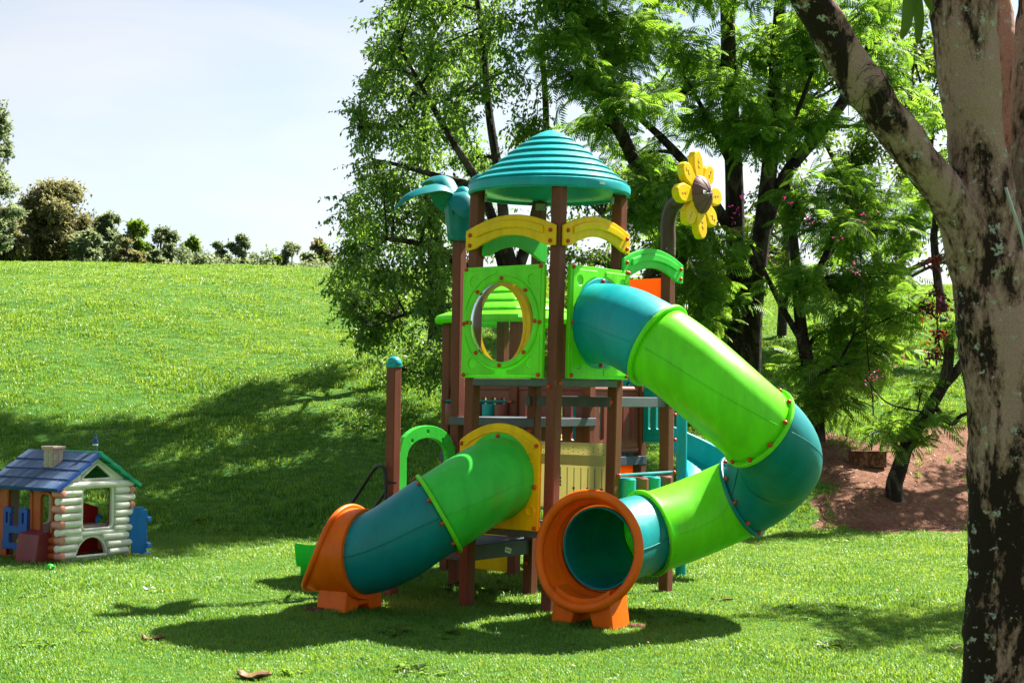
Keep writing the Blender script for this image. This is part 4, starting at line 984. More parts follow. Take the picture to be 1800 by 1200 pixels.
# ---- panels with round openings
def ringpts(cx, cz, r, n=48): return [(cx + r * math.cos(2 * math.pi * i / n), cz + r * math.sin(2 * math.pi * i / n)) for i in range(n)]
def corner_relief(o, p, eu, en, u0, u1, z0, z1, off, mat, hole_r, mbc=LB):
    cu_, cz_ = (u0 + u1) / 2, (z0 + z1) / 2
    for sx in (-1, 1):
        for sz in (-1, 1):
            hw, hh = (u1 - u0) / 2 - .035, (z1 - z0) / 2 - .035; rr_ = hole_r + .045
            pts = [(cu_ + sx * hw, cz_ + sz * hh)]
            a0 = math.asin(min(.98, .10 / rr_)); 
            k = []
            for i in range(13):
                a = .16 + (math.pi / 2 - .32) * i / 12; x, z = rr_ * math.cos(a), rr_ * math.sin(a)
                if x < hw and z < hh: k.append((cu_ + sx * x, cz_ + sz * z))
            pts = [(cu_ + sx * hw, cz_ + sz * hh), (cu_ + sx * hw, k[0][1])] + k + [(k[-1][0], cz_ + sz * hh)]
            hx, hz_ = cu_ + sx * (hw - .105), cz_ + sz * (hh - .105)
            mbc().plate(pts, [ringpts(hx, hz_, .05, 16)], p, eu, en, ZV, off - .002, off + .009).build('corner_relief', mat, o, bevel=.004, segs=1)

def round_panel(p, eu, en, u0, u1, z0, z1, r, mat, off=.062, th=.04, relief=True, name='porthole_panel', bolts=(), mbc=LB):
    cu_, cz_ = (u0 + u1) / 2, (z0 + z1) / 2
    o = mbc().plate(rrect(u0, u1, z0, z1, .012, 2), [ringpts(cu_, cz_, r)], p, eu, en, ZV, off, off + th).build(name, mat, ps, bevel=.008)
    if relief: corner_relief(o, p, eu, en, u0, u1, z0, z1, off + th, mat, r + .04)
    for (u, z) in ((u0 + .04, z0 + .03), (u1 - .035, z0 + .03), (u0 + .04, z1 - .02), (u1 - .035, z1 - .02), (u0 + .04, cz_ - .01), (u1 - .02, cz_ - .01)):
        bolt(facept(p, eu, en, u, off + th, z), en, o, True)
    return o, cu_, cz_
# left face: porthole with clear bubble
pan, cu_, cz_ = round_panel(pF, e1, -e2, .075, 1.065, 2.19, 3.26, .385, MT['lime'])
ax_ = (e1, ZV, -e2)
LB().lathe([(.385, .10), (.385, .118), (.40, .124), (.435, .124), (.445, .115), (.445, .10)], 56, pF + e1 * cu_ + ZV * cz_, ax_).build('porthole_ring', MT['lime'], pan, smooth=True, sharp=30)
LB().lathe([(.40, .105), (.37, .128), (.32, .143), (.2, .158), (.08, .164), (0, .165)], 40, pF + e1 * cu_ + ZV * cz_, ax_).build('clear_window', MT['pane'], pan, smooth=True, fix=False, sharp=0)
for i in range(8):
    a_ = math.pi / 2 + i * math.pi / 4; bolt(facept(pF, e1, -e2, cu_ + .415 * math.cos(a_), .124, cz_ + .415 * math.sin(a_)), -e2, pan, True)
# right face: panel that carries the long tube slide
rpan, cu2, cz2 = round_panel(pF, e2, -e1, .075, 1.065, 2.19, 3.26, .37, MT['lime'], name='slide_panel')
# far left face: yellow panel with round opening, seen through the porthole
ypan, _, _ = round_panel(pL, e2, e1, .0, 1.0, 2.19, 3.26, .40, MT['yellow'], off=.06, relief=False, name='ring_panel')
LB().lathe([(.40, .0), (.44, .0), (.44, .055), (.40, .055), (.40, 0)], 48, pL + e2 * .5 + ZV * 2.725, (e2, ZV, e1)).build('ring_lip', MT['yellow'], ypan, smooth=True, sharp=30)
for i in range(8):
    a_ = i * math.pi / 4 + .3; bolt(facept(pL, e2, e1, .5 + .46 * math.cos(a_), .058, 2.725 + .46 * math.sin(a_)), -e1, ypan, True, small=True)

# ---- decks
def deck(corner, a_len, b_len, z, mat, th=.085, over=.0, name='deck', mbc=MB):
    c = corner + e1 * (a_len / 2) + e2 * (b_len / 2)
    mb = mbc(); mb.box(Vector((c.x, c.y, z - th / 2)), (a_len + over, b_len + over, th), (e1, e2, ZV))
    return mb.build(name, mat, ps, bevel=.008)
deck(pF, 1, 1, 2.185, MT['grey'], th=.07, over=.11, mbc=LB)
deck(pF, 1, 1, .765, MT['grey'], th=.07, over=.10, mbc=LB)
for (pa, eu_) in ((pR, e1), (pR, e2), (pB2, -e1), (pB2, -e2)):
    mb = MB(); c_ = pa + eu_ * .5; mb.box(Vector((c_.x, c_.y, 1.97)), (1.12, .05, .10), (eu_, eu_.cross(ZV), ZV)); mb.build('beam', MT['grey'], ps, bevel=.006)
deck(pB, 1, 1, 1.79, MT['grey'], th=.09, over=.13)
st_ = deck(pL, 1, 1, .56, MT['slate'], th=.15, over=.06)
deck(node(1, 2), 1, 1, 1.36, MT['slate'], th=.10, over=.12)
deck(node(2, 2), 1, 1, 1.36, MT['slate'], th=.10, over=.12)
# little sticker on the step
stp = pL + e2 * .62 - e1 * .0
mb = MB(); mb.box(facept(pL, e2, -e1, .60, .0325, .475), (.095, .004, .05), (e2 + ZV * -.28, -e1, ZV + e2 * .28)); mb.build('sticker', MT['sticker'], st_)
for i in range(4):
    mb = MB(); mb.box(facept(pL, e2, -e1, .575 + i * .017, .0352, .482 - i * .0048), (.009, .002, .016), (e2, -e1, ZV)); mb.build('print_mark', MT['ink'], st_)
for (u, z) in ((0, 2.145), (1.0, 2.145)): bolt(facept(pF, e2, -e1, u, .057, z), -e1, ps, True)
bolt(facept(pF, e1, -e2, 0.02, .057, 2.11), -e2, ps, True)
for p, z, n in ((pR, 1.97, -e2), (pB2, 1.74, -e2), (pB, 1.66, -e2), (pB, .47, -e2), (pB, .32, -e2)): bolt(p + n * .057 + ZV * z, n, ps, p in (pR, pB))

# ---- lower yellow arched panel for the short tube slide
u0_, u1_ = .075, 1.06; n_ = 20
top_ = [(u0_ + (u1_ - u0_) * i / n_, 1.585 + .175 * math.sin(math.pi * i / n_) ** .85) for i in range(n_ + 1)]
ySl = LB().plate(top_[::-1] + [(u0_, .76), (u1_, .76)], [ringpts(.57, 1.25, .36)], pF, e1, -e2, ZV, .062, .10).build('arched_slide_panel', MT['yellow'], ps, bevel=.01)
rim = [(u0_ + .045 + (u1_ - u0_ - .09) * i / n_, 1.55 + .155 * math.sin(math.pi * i / n_) ** .85) for i in range(n_ + 1)]
rim2 = [(u0_ + .075 + (u1_ - u0_ - .15) * i / n_, 1.525 + .15 * math.sin(math.pi * i / n_) ** .85) for i in range(n_ + 1)]
LB().plate(rim + rim2[::-1], [], pF, e1, -e2, ZV, .098, .112).build('raised_rib', MT['yellow'], ySl, bevel=.005)
for (u, z) in ((.19, 1.45), (.17, .95), (.95, 1.45), (.95, .95)):
    LB().lathe([(.055, .10), (.055, .11), (.045, .113), (.038, .110), (.038, .10)], 20, pF + e1 * u + ZV * z, ax_).build('raised_ring', MT['yellow'], ySl, smooth=True, sharp=30)
for (u, z) in ((.115, 1.555), (1.03, 1.555), (.115, .79), (.12, 1.17), (.90, .80)): bolt(facept(pF, e1, -e2, u, .10, z), -e2, ySl, True)
LB().lathe([(.33, .10), (.33, .115), (.415, .115), (.42, .108), (.42, .10)], 48, pF + e1 * .57 + ZV * 1.25, ax_).build('slide_flange', MT['green'], ySl, smooth=True, sharp=30)
for i in range(8):
    a_ = math.pi / 2 + i * math.pi / 4; bolt(facept(pF, e1, -e2, .57 + .39 * math.cos(a_), .115, 1.25 + .39 * math.sin(a_)), -e2, ySl, True)

# ---- tube slides
TR = .372
def tube_slide(name, pts, tans, cols, flanges, mouth_len, parent=ps, per=18, foot_dir=None, mouth_flare=.03, scoop=.0, lip_r=.042):
    root = empty(name, pts[0], parent)
    path = hermite(pts, tans, per); N_ = len(path)
    n = 48
    def T(i): return (path[min(i + 1, N_ - 1)] - path[max(i - 1, 0)]).normalized()
    for k, cm in enumerate(cols):
        a, b_ = k * per, (k + 1) * per
        seg = path[a:b_ + 1]
        mb = MB().sweep(seg, TR - (.006 if k % 2 else 0), n, cap=False)
        mb.build('tube_section', MT[cm], root, smooth=True, solid=.016, fix=True, sharp=0)
    for k in range(len(cols)):
        for sg in (-1, 1):
            ln_ = []
            for i in range(k * per + 1, (k + 1) * per):
                t = T(i); s_ = t.cross(ZV).normalized(); ln_.append(path[i] + s_ * sg * (TR + .007) )
            MB().sweep(ln_, .0042, 5).build('mould_seam', MT[cols[k]], root, smooth=True, fix=False, sharp=0)
    for (k, cm, style) in flanges:
        i = k * per; t = T(i); fm = frame_mat(path[i], t); X_, Y_, Z_ = (Vector(fm.col[j][:3]) for j in range(3))
        mb = MB().lathe([(TR - .004, -.018), (TR + .030, -.020), (TR + .040, -.014), (TR + .042, 0), (TR + .040, .014), (TR + .030, .020), (TR - .004, .018)], 56, path[i], (X_, Y_, Z_))
        mb.build('flange', MT[cm], root, smooth=True, sharp=30)
        if style:
            s = -1 if style > 0 else 1
            for j in range(10):
                a = 2 * math.pi * (j + .3) / 10; d = X_ * math.cos(a) + Y_ * math.sin(a)
                small = abs(style) == 2
                if small: bolt(path[i] + d * (TR + .02) + Z_ * (.020 * -s), Z_ * -s, root, small=True)
                else: bolt(path[i] + d * (TR + .012) + Z_ * (.030 * s), (d * .8 + Z_ * s * .6), root)
    # mouth
    c = path[-1]; t = T(N_ - 1); t = Vector((t.x, t.y, t.z * .3)).normalized(); fm = frame_mat(c, t); up, sd_, ax = (Vector(fm.col[j][:3]) for j in range(3))
    m = 64; rows = 14
    l0, l1, l3 = mouth_len
    def ln(phi):
        q = (1 - math.cos(phi)) / 2; return l0 + l1 * q + l3 * q ** 2.6
    def edge(phi, s, extra=0.0):
        q = (1 - math.cos(phi)) / 2; r_ = TR + .030 + mouth_flare * s + .015 * s * s * q + extra
        sag = scoop * s * s * q ** 3
        return c + (up * math.cos(phi) + sd_ * math.sin(phi)) * r_ + ax * (s * ln(phi) - .03) + ZV * sag
    V = []; F = []
    for j in range(rows + 1):
        for i in range(m): V.append(edge(2 * math.pi * i / m, j / rows))
    for j in range(rows):
        for i in range(m):
            k2 = (i + 1) % m; F.append((j * m + i, j * m + k2, (j + 1) * m + k2, (j + 1) * m + i))
    mo = MB().add(V, F).build('slide_mouth', MT['orange'], root, smooth=True, solid=.022, sharp=0)
    # thick rolled lip, flat band towards the front
    lip = [edge(2 * math.pi * i / m, 1.0, .020) for i in range(m)]
    MB().sweep(lip, lip_r, 12, closed=True).build('rolled_lip', MT['orange'], root, smooth=True, sharp=0)
    MB().lathe([(TR - .01, -.05), (TR + .042, -.05), (TR + .05, -.03), (TR + .05, .03), (TR + .035, .05)], 56, c, (up, sd_, ax)).build('mouth_collar', MT['orange'], root, smooth=True, sharp=30)
    # stand with two feet
    ah = Vector((ax.x, ax.y, 0)).normalized(); sh = Vector((sd_.x, sd_.y, 0)).normalized()
    zb = hz(c.x, c.y) - .04; zc = c.z - zb
    def topz(u): return zc - math.sqrt((TR + .045) ** 2 - u * u) + .0
    prof_ = [(-.32, 0), (-.27, .0 + max(.12, topz(.27))), ] + [(u, topz(u)) for u in np.linspace(-.24, .24, 9)] + [(.27, max(.12, topz(.27))), (.32, 0), (.13, 0), (.075, min(.16, topz(0) - .05)), (-.075, min(.16, topz(0) - .05)), (-.13, 0)]
    MB().plate(prof_, [], Vector((c.x, c.y, zb)), sh, ah, ZV, .03 - .05, .30).build('stand', MT['orange'], root, bevel=.012)
    return root, path
S = [Vector((.728, 14.733, 2.725)), Vector((1.328, 13.95, 2.494)), Vector((2.223, 13.80, 1.76)), Vector((2.493, 14.268, 1.41)), Vector((2.223, 14.736, 1.084)), Vector((1.289, 14.5, .745)), Vector((.80, 13.82, .665))]
S[0] = lean(S[0])
T_ = [(.783, -.622, 0), (.70, -.46, -.45), (.74, .40, -.52), (0, .92, -.40), (-.80, .42, -.42), (-.86, -.48, -.16), (-.55, -.83, -.03)]
longs, lpath = tube_slide('tube_slide', S, T_, ['teal', 'lime', 'tealdeep', 'tealdeep', 'lime', 'tealdeep'], [(1, 'lime', -2), (2, 'lime', 1), (4, 'tealdeep', 1), (5, 'lime', 2)], (.17, .05, .15), mouth_flare=.075, scoop=.02)  # last section in deeper teal: the mouth's inner shade put into its colour
tag(longs, 'long winding teal and lime tube slide with the orange mouth facing front')
ax2 = (e2, ZV, -e1)
LB().lathe([(TR - .01, .10), (TR - .01, .12), (TR + .06, .12), (TR + .065, .11), (TR + .065, .10)], 48, pF + e2 * cu2 + ZV * cz2, ax2).build('slide_flange', MT['teal'], rpan, smooth=True, sharp=30)
for i in range(8):
    a_ = math.pi / 2 + i * math.pi / 4; bolt(facept(pF, e2, -e1, cu2 + .405 * math.cos(a_), .12, cz2 + .405 * math.sin(a_)), -e1, rpan, True)
Q = [lean(Vector((-.065, 14.66, 1.25))), Vector((-.655, 14.22, .93)), Vector((-1.37, 14.40, .53))]
TQ = [(-.622, -.783, -.05), (-.86, -.12, -.50), (-.86, .49, -.12)]
shorts, spath = tube_slide('tube_slide', Q, TQ, ['green', 'tealdeep'], [(1, 'lime', -1)], (.16, .04, .42), per=26, mouth_flare=.02, scoop=.12, lip_r=.026)
tag(shorts, 'short green and teal tube slide with the orange mouth pointing away to the left')

# ---- palm head
PH = Vector((pPL.x, pPL.y, 0))
pal = MB()
prof_ = [(.105, 3.66), (.125, 3.68), (.135, 3.80), (.150, 3.92), (.165, 4.02), (.150, 4.10), (.11, 4.15), (.06, 4.20), (0, 4.22)]
n = 40; V = []; F = []
for j, (r_, h) in enumerate(prof_):
    for i in range(n):
        a_ = 2 * math.pi * i / n; q = r_ * (1 + .045 * math.cos(a_ * 8) * (1 if 0 < j < 7 else 0)); V.append((PH.x + q * math.cos(a_), PH.y + q * math.sin(a_), h))
for j in range(len(prof_) - 1):
    for i in range(n): F.append((j * n + i, j * n + (i + 1) % n, (j + 1) * n + (i + 1) % n, (j + 1) * n + i))
ph = pal.add(V, F).build('palm_top', MT['tealdeep'], palm_post, smooth=True, sharp=40)
pal2 = MB().lathe([(.10, 4.08), (.095, 4.16), (.075, 4.215), (.04, 4.245), (0, 4.255)], 20, PH + Vector((.03, 0, 0))); pal2.build('palm_bud', MT['teal'], palm_post, smooth=True)
def palm_leaf(path, widths, th=.030, fold=.35):
    widths = [x * 1.6 for x in widths]; path = catmull(path, 6); k = len(path); w = np.interp(np.linspace(0, 1, k), np.linspace(0, 1, len(widths)), widths); V = []; F = []
    for i, p in enumerate(path):
        t = (path[min(i + 1, k - 1)] - path[max(i - 1, 0)]).normalized(); s = t.cross(ZV); s = s.normalized() if s.length > .05 else Vector((1, 0, 0)); nn = s.cross(t).normalized()
        for (a, b_) in ((-1, -fold), (-.55, .10), (0, .22), (.55, .10), (1, -fold), (.5, -.42), (0, -.34), (-.5, -.42)):
            V.append(p + s * (a * w[i]) + nn * (b_ * w[i]))
        if i:
            for j in range(8): q = (i - 1) * 8; F.append((q + j, q + (j + 1) % 8, q + 8 + (j + 1) % 8, q + 8 + j))
    F.append(tuple(range(7, -1, -1))); F.append(tuple(range((k - 1) * 8, k * 8)))
    return MB().add(V, F).build('palm_leaf', MT['tealdeep'], palm_post, smooth=True, sharp=50)
Dp = pPL.y
palm_leaf([PH + Vector((0, 0, 3.9)), PH + Vector((-.10, -.02, 4.05)), P(775, 331, Dp - .15), P(745, 333, Dp - .25), P(712, 347, Dp - .32), P(692, 371, Dp - .36)], [.07, .10, .10, .085, .06, .006])
palm_leaf([PH + Vector((0, 0, 3.95)), PH + Vector((-.06, .06, 4.12)), P(785, 316, Dp + .2), P(765, 314, Dp + .35), P(742, 324, Dp + .5)], [.06, .09, .09, .07, .02])
palm_leaf([PH + Vector((0, 0, 4.0)), PH + Vector((.03, -.14, 4.13)), PH + Vector((.05, -.26, 4.10)), PH + Vector((.06, -.33, 3.98)), PH + Vector((.065, -.35, 3.88))], [.07, .11, .11, .08, .015])
palm_leaf([PH + Vector((0, 0, 4.0)), PH + Vector((.12, .03, 4.14)), P(840, 312, Dp + .1), P(862, 311, Dp + .2), P(885, 322, Dp + .3)], [.06, .09, .09, .07, .01])
palm_leaf([PH + Vector((0, 0, 4.0)), PH + Vector((.02, .15, 4.15)), PH + Vector((.05, .4, 4.17)), PH + Vector((.08, .6, 4.02))], [.06, .09, .08, .01])
for dx in (-.07, .07): bolt(PH + Vector((dx, -.128, 3.70)), Vector((0, -1, 0)), palm_post, small=True)

# ---- sunflower
FLx = Vector((pFL.x, pFL.y, 0)); FN = Vector((.80, -.60, .05)).normalized()    # facing
fc = P(1225, 343, pFL.y - .35)
stemp = catmull([FLx + ZV * 3.50, FLx + ZV * 3.66, FLx + ZV * 3.86 + Vector((.0, 0, 0)), FLx + ZV * 4.02 + Vector((.05, -.06, 0)), fc - FN * .12 + ZV * -.01, fc - FN * .03], 6)
so = MB().sweep(stemp, [.078] * (len(stemp) - 4) + [.08, .08, .08, .08], 8).build('flower_stem', plastic('dark_brown_plastic', (.075, .035, .026), .45, .12), flower_post, smooth=True, sharp=50)
bolt(FLx + ZV * 3.56 - e2 * .075 + e1 * -.03, -e2, flower_post, small=True); bolt(FLx + ZV * 3.56 - e1 * .075, -e1, flower_post, small=True)
fx = FN.cross(ZV).normalized() * -1; fz = FN.cross(fx).normalized()
if fz.z < 0: fz = -fz
for i in range(8):
    a_ = math.pi / 2 + .05 + i * 2 * math.pi / 8; ca, sa = math.cos(a_), math.sin(a_)
    def pt(l, w): return (l * ca - w * sa, l * sa + w * ca)
    Lp = .455 if i % 2 == 0 else .42
    outl = [pt(.10, -.05), pt(.19, -.078), pt(.30, -.100), pt(Lp - .07, -.090), pt(Lp - .018, -.05), pt(Lp, 0), pt(Lp - .018, .05), pt(Lp - .07, .090), pt(.30, .100), pt(.19, .078), pt(.10, .05)]
    pe = MB().plate(outl, [], fc, fx, FN, fz, -.035, .045).build('petal', MT['yellow'], flower_post, bevel=.018, segs=3)
    # wavy groove line
    wl_ = [Vector(fc) + fx * q[0] + fz * q[1] + FN * .046 for q in (pt(.27, -.015), pt(.295, .012), pt(.32, -.012), pt(.345, .012), pt(.37, -.004))]
    MB().sweep(catmull(wl_, 3), .003, 5).build('wavy_line', plastic('dark_yellow_groove', (.60, .32, .002), .5) if 'dark_yellow_groove' not in bpy.data.materials else bpy.data.materials['dark_yellow_groove'], pe, fix=False)
MB().lathe([(.17, -.03), (.17, .05)], 32, fc, (fx, fz, FN)).build('petal_base', MT['yellow'], flower_post, smooth=True)
n = 40; V = [fc + FN * .155]; F = []; prof_ = [(.05, .150), (.10, .128), (.145, .098), (.172, .06), (.180, .03)]
for (r_, h) in prof_:
    for i in range(n):
        a_ = 2 * math.pi * i / n; V.append(fc + fx * (r_ * 1.0 * math.cos(a_)) + fz * (r_ * 1.12 * math.sin(a_)) + FN * (h))
for i in range(n): F.append((0, 1 + i, 1 + (i + 1) % n))
for j in range(len(prof_) - 1):
    for i in range(n): q = 1 + j * n; F.append((q + i, q + n + i, q + n + (i + 1) % n, q + (i + 1) % n))
disc = MB().add(V, F).build('flower_centre', plastic('flower_centre_plastic', (.155, .055, .045), .5, .1), flower_post, smooth=True, sharp=0)
for i in range(10):
    a_ = 2 * math.pi * i / 10 + .1
    ln_ = [fc + fx * (r_ * math.cos(a_)) + fz * (1.12 * r_ * math.sin(a_)) + FN * (h + .0015) for r_, h in [(.0, .155)] + prof_]
    MB().sweep(ln_, .0035, 4).build('groove', MT['ink'], disc, fix=False)
mb = MB(); mb.box(fc + FN * .142 - fx * -.0 + fx * -.075 + fz * .005, (.085, .035, .005), (fx, fz, (FN - fx * .25).normalized())); mb.build('sticker', MT['sticker'], disc)
mb = MB(); mb.box(fc + FN * .146 + fx * -.075 + fz * .005, (.050, .010, .004), (fx, fz, (FN - fx * .25).normalized())); mb.build('print_mark', MT['ink'], disc)

# ---- orange barrier on the far right bay
mb = MB().plate(rrect(.06, .94, 2.74, 3.26, .02, 2), [], pFL, e1, e2, ZV, -.02, .02); ob = mb.build('barrier_panel', MT['amber'], ps, bevel=.01)
MB().sweep([facept(pFL, e1, e2, .22, -.03, 3.05), facept(pFL, e1, e2, .38, -.03, 2.88)], .03, 10).build('raised_rib', MT['amber'], ob, smooth=True)

# ---- pale green game board between the tower posts
gb = MB().plate([(.03, .90), (.97, .90), (.97, 1.56), (.03, 1.56)], [], pB, -e1, -e2, ZV, .0, .03).build('game_board', MT['cream'], ps, bevel=.004)
mb = MB(); mb.box(facept(pB, -e1, -e2, .50, .036, 1.385), (.88, .016, .105), (-e1, -e2, ZV)); mb.build('board_strip', MT['cream'], gb, bevel=.004)
dk = plastic('dark_slot', (.03, .035, .03), .6)
for i in range(11):
    u = .06 + i * .085
    mb = MB(); L_ = (.34, .20, .19, .30, .18, .34, .34, .32, .34, .20, .34)[i]; mb.box(facept(pB, -e1, -e2, u, .0305, 1.31 - L_ / 2), (.007, .003, L_), (-e1, -e2, ZV)); mb.build('slot', dk, gb)
    if i % 2 == 0 or i in (3,):
        for q in (.6, .8, 1.0):
            MB().lathe([(.013, .03), (.011, .045), (0, .048)], 8, facept(pB, -e1, -e2, u, 0, 1.31 - L_ * q), (-e1, ZV, -e2)).build('peg', MT['ink'], gb, smooth=True)
for r_ in range(2):
    for i in range(15):
        MB().lathe([(.006, .03), (.005, .033), (0, .033)], 6, facept(pB, -e1, -e2, .06 + i * .062, 0, 1.50 - r_ * .04 + .012 * math.sin(i * 1.7)), (-e1, ZV, -e2)).build('rivet', MT['ink'], gb)

# ---- slotted barriers
def slot_panel(p, eu, en, u0, u1, z0, z1, mat, nsl, ln=False, off=-.02, th=.045):
    w = (u1 - u0) / (nsl + .6); holes = []
    for i in range(nsl):
        cx = u0 + w * (.8 + i); holes.append(rrect(cx - w * .21, cx + w * .21, z0 + .14, z1 - .12, w * .205, 5))
    o = MB().plate(rrect(u0, u1, z0, z1, .03, 3), holes, p, eu, en, ZV, off, off + th).build('slotted_barrier', mat, ps, bevel=.012)
    MB().sweep([facept(p, eu, en, u0 + .01, off + th / 2, z0 + .03), facept(p, eu, en, u1 - .01, off + th / 2, z0 + .03)], .04, 12).build('bottom_rail', mat, o, smooth=True)
    MB().sweep([facept(p, eu, en, u0 + .01, off + th / 2, z1 - .02), facept(p, eu, en, u1 - .01, off + th / 2, z1 - .02)], .035, 12).build('top_rail', mat, o, smooth=True)
    for z in (z0 + .03, (z0 * 2 + z1) / 3 + .1, (z0 + 2 * z1) / 3 + .1, z1 - .04):
        for u in (u1 + .045, u0 - .045): bolt(facept(p, eu, en, u, off + .0, z), en * -1 if en.y > 0 else en, o)
    return o
slot_panel(node(1, 2), e2, -e1, .07, .93, 1.40, 2.12, MT['maroon'], 4)
slot_panel(node(3, 2), -e1, e2, .06, .94, 1.40, 2.12, MT['maroon'], 6)
slot_panel(node(2, 2), -e1, e2, .06, .94, 1.40, 2.12, MT['maroon'], 5)
slot_panel(node(0, 3), e1, e2, .56, .94, 1.52, 2.14, MT['teal'], 3)
slot_panel(node(1, 3), e1, e2, .06, .94, 1.40, 2.30, MT['teal'], 6)
# teal upright with round holes
tu = MB().plate(rrect(0, .16, 1.35, 2.25, .02, 2), [ringpts(.08, 1.5 + i * .22, .022, 12) for i in range(4)], node(1.2, 2.98), -e1, -e2, ZV, .0, .05).build('perforated_upright', MT['teal'], ps, bevel=.006)

# ---- roller drums
def rollers(p, eu, en, z, L_, cols, r_=.095, h=.30, top=True):
    bar = MB().sweep([facept(p, eu, en, .0, .07, z), facept(p, eu, en, L_, .07, z)], .016, 8).build('roller_bar', MT['tealdeep'], ps, smooth=True)
    for i, cm in enumerate(cols):
        u = L_ * (i + .75) / (len(cols) + .5)
        MB().lathe([(0, z - .03), (r_ * .9, z - .03), (r_, z - .045), (r_, z - h), (r_ * .9, z - h - .015), (0, z - h - .015)], 24, p + eu * u + en * .07).build('roller_drum', MT[cm], bar, smooth=True, sharp=30)
    for u in (0, L_): bolt(facept(p, eu, en, u, .09, z), en, bar)
rollers(pR, e2, -e1, 1.25, 1.0, ['teal', 'maroon', 'teal', 'maroon'])
rollers(node(3, 2), -e1, -e2, 1.95, 1.0, ['maroon', 'teal', 'maroon', 'teal', 'maroon'], .085, .26)

# ---- second tower roof (light green, stepped pyramid)
r2 = node(2.5, 2.5); V = []; F = []
lv = [(.72, 2.84), (.73, 2.89), (.715, 2.92), (.57, 2.985), (.58, 3.005), (.56, 3.025), (.42, 3.09), (.43, 3.11), (.41, 3.13), (.27, 3.20), (.28, 3.22), (.25, 3.24), (.10, 3.31), (0.02, 3.33)]
n = 48
for (r_, h) in lv:
    for i in range(n):
        a_ = 2 * math.pi * i / n; q = r_ / max(abs(math.cos(a_)), abs(math.sin(a_))) ; q = .35 * q + .65 * r_ * 1.06
        V.append(r2 + (e1 * math.cos(a_) + e2 * math.sin(a_)) * q + ZV * h)
for j in range(len(lv) - 1):
    for i in range(n): F.append((j * n + i, j * n + (i + 1) % n, (j + 1) * n + (i + 1) % n, (j + 1) * n + i))
MB().add(V, F).build('stepped_roof', MT['lime'], ps, smooth=True, solid=.02, sharp=30)

# ---- green arch gate and small slide with black handrails
ag = [(.06, .55), (.06, 1.42)] + [(.5 - .42 * math.cos(math.pi * i / 16), 1.44 + .26 * math.sin(math.pi * i / 16)) for i in range(17)] + [(.94, 1.42), (.94, .55)]
ah_ = [(.18, .60), (.18, 1.38)] + [(.5 - .31 * math.cos(math.pi * i / 16), 1.38 + .19 * math.sin(math.pi * i / 16)) for i in range(17)] + [(.82, 1.38), (.82, .60)]
hol = [ringpts(.5, 1.635, .022, 10), ringpts(.26, 1.545, .02, 10), ringpts(.74, 1.545, .02, 10)]
gate = MB().plate(ag[::-1], [ah_] + hol, pCP, e2, e1, ZV, -.03, .03).build('arch_gate', MT['green'], ps, bevel=.01)
for z in (1.45, .9):
    for u in (.0, 1.0): mb = MB(); mb.box(facept(pCP, e2, e1, .03 + u * .94, 0, z), (.08, .05, .06), (e2, e1, ZV)); mb.build('hinge_block', MT['green'], gate, bevel=.006)
s0 = pCP + e2 * .5 + ZV * .60; sdir = e1
chute = [(0.0, .60), (.35, .56), (.9, .36), (1.1, .26), (1.35, .165), (1.6, .17)]
pth = catmull([s0 * 1 + sdir * a + ZV * (z - .60) for a, z in chute], 5); V = []; F = []; cs = [(-.28, .20), (-.27, .22), (-.24, .20), (-.21, .02), (-.17, 0), (.17, 0), (.21, .02), (.24, .20), (.27, .22), (.28, .20), (.25, -.03), (-.25, -.03)]
for i, p in enumerate(pth):
    flare = 1 + .18 * max(0, (i - len(pth) * .75) / (len(pth) * .25))
    for (u, h) in cs: V.append(p + e2 * (u * flare) + ZV * h)
    if i:
        q = (i - 1) * 12
        for j in range(12): F.append((q + j, q + (j + 1) % 12, q + 12 + (j + 1) % 12, q + 12 + j))
F.append(tuple(range(11, -1, -1))); F.append(tuple(range((len(pth) - 1) * 12, len(pth) * 12)))
sl = MB().add(V, F).build('small_slide', MT['neon'], ps, smooth=True, sharp=40)
e_ = pth[-3]; mb = MB(); mb.box(Vector((e_.x, e_.y, .07)) + sdir * -.05, (.32, .42, .22), (sdir, e2, ZV)); mb.build('slide_foot', MT['neon'], sl, bevel=.02)
for sgn in (-.12, .90):
    q = pCP + e2 * sgn - e1 * .02
    rl = MB().sweep(catmull([q + e1 * .62 + ZV * .62, q + e1 * .60 + ZV * .74, q + e1 * .36 + ZV * 1.03, q + e1 * .17 + ZV * 1.25, q + e1 * .08 + ZV * 1.29, q + e1 * .01 + ZV * 1.22, q + e1 * -.01 + ZV * .90, q + e1 * -.01 + ZV * .55], 6), .020, 10)
    rl.sweep(catmull([q + e1 * .0 + ZV * 1.04, q + e1 * .16 + ZV * .86, q + e1 * .36 + ZV * .62], 4), .018, 10)
    rl.build('handrail', MT['black'], ps, smooth=True)
for p, z, n_v in ((pCP, 1.13, -e2), (pL, 1.55, -e2)): 
    mb = MB().sweep([p - e2 * .055 + e1 * .02 + ZV * z, p - e2 * .055 + e1 * -.1 + ZV * z], .012, 8); mb.build('tie_rod', MT['black'], ps, smooth=True); bolt(p - e2 * .062 + e1 * .03 + ZV * z, -e2, ps)

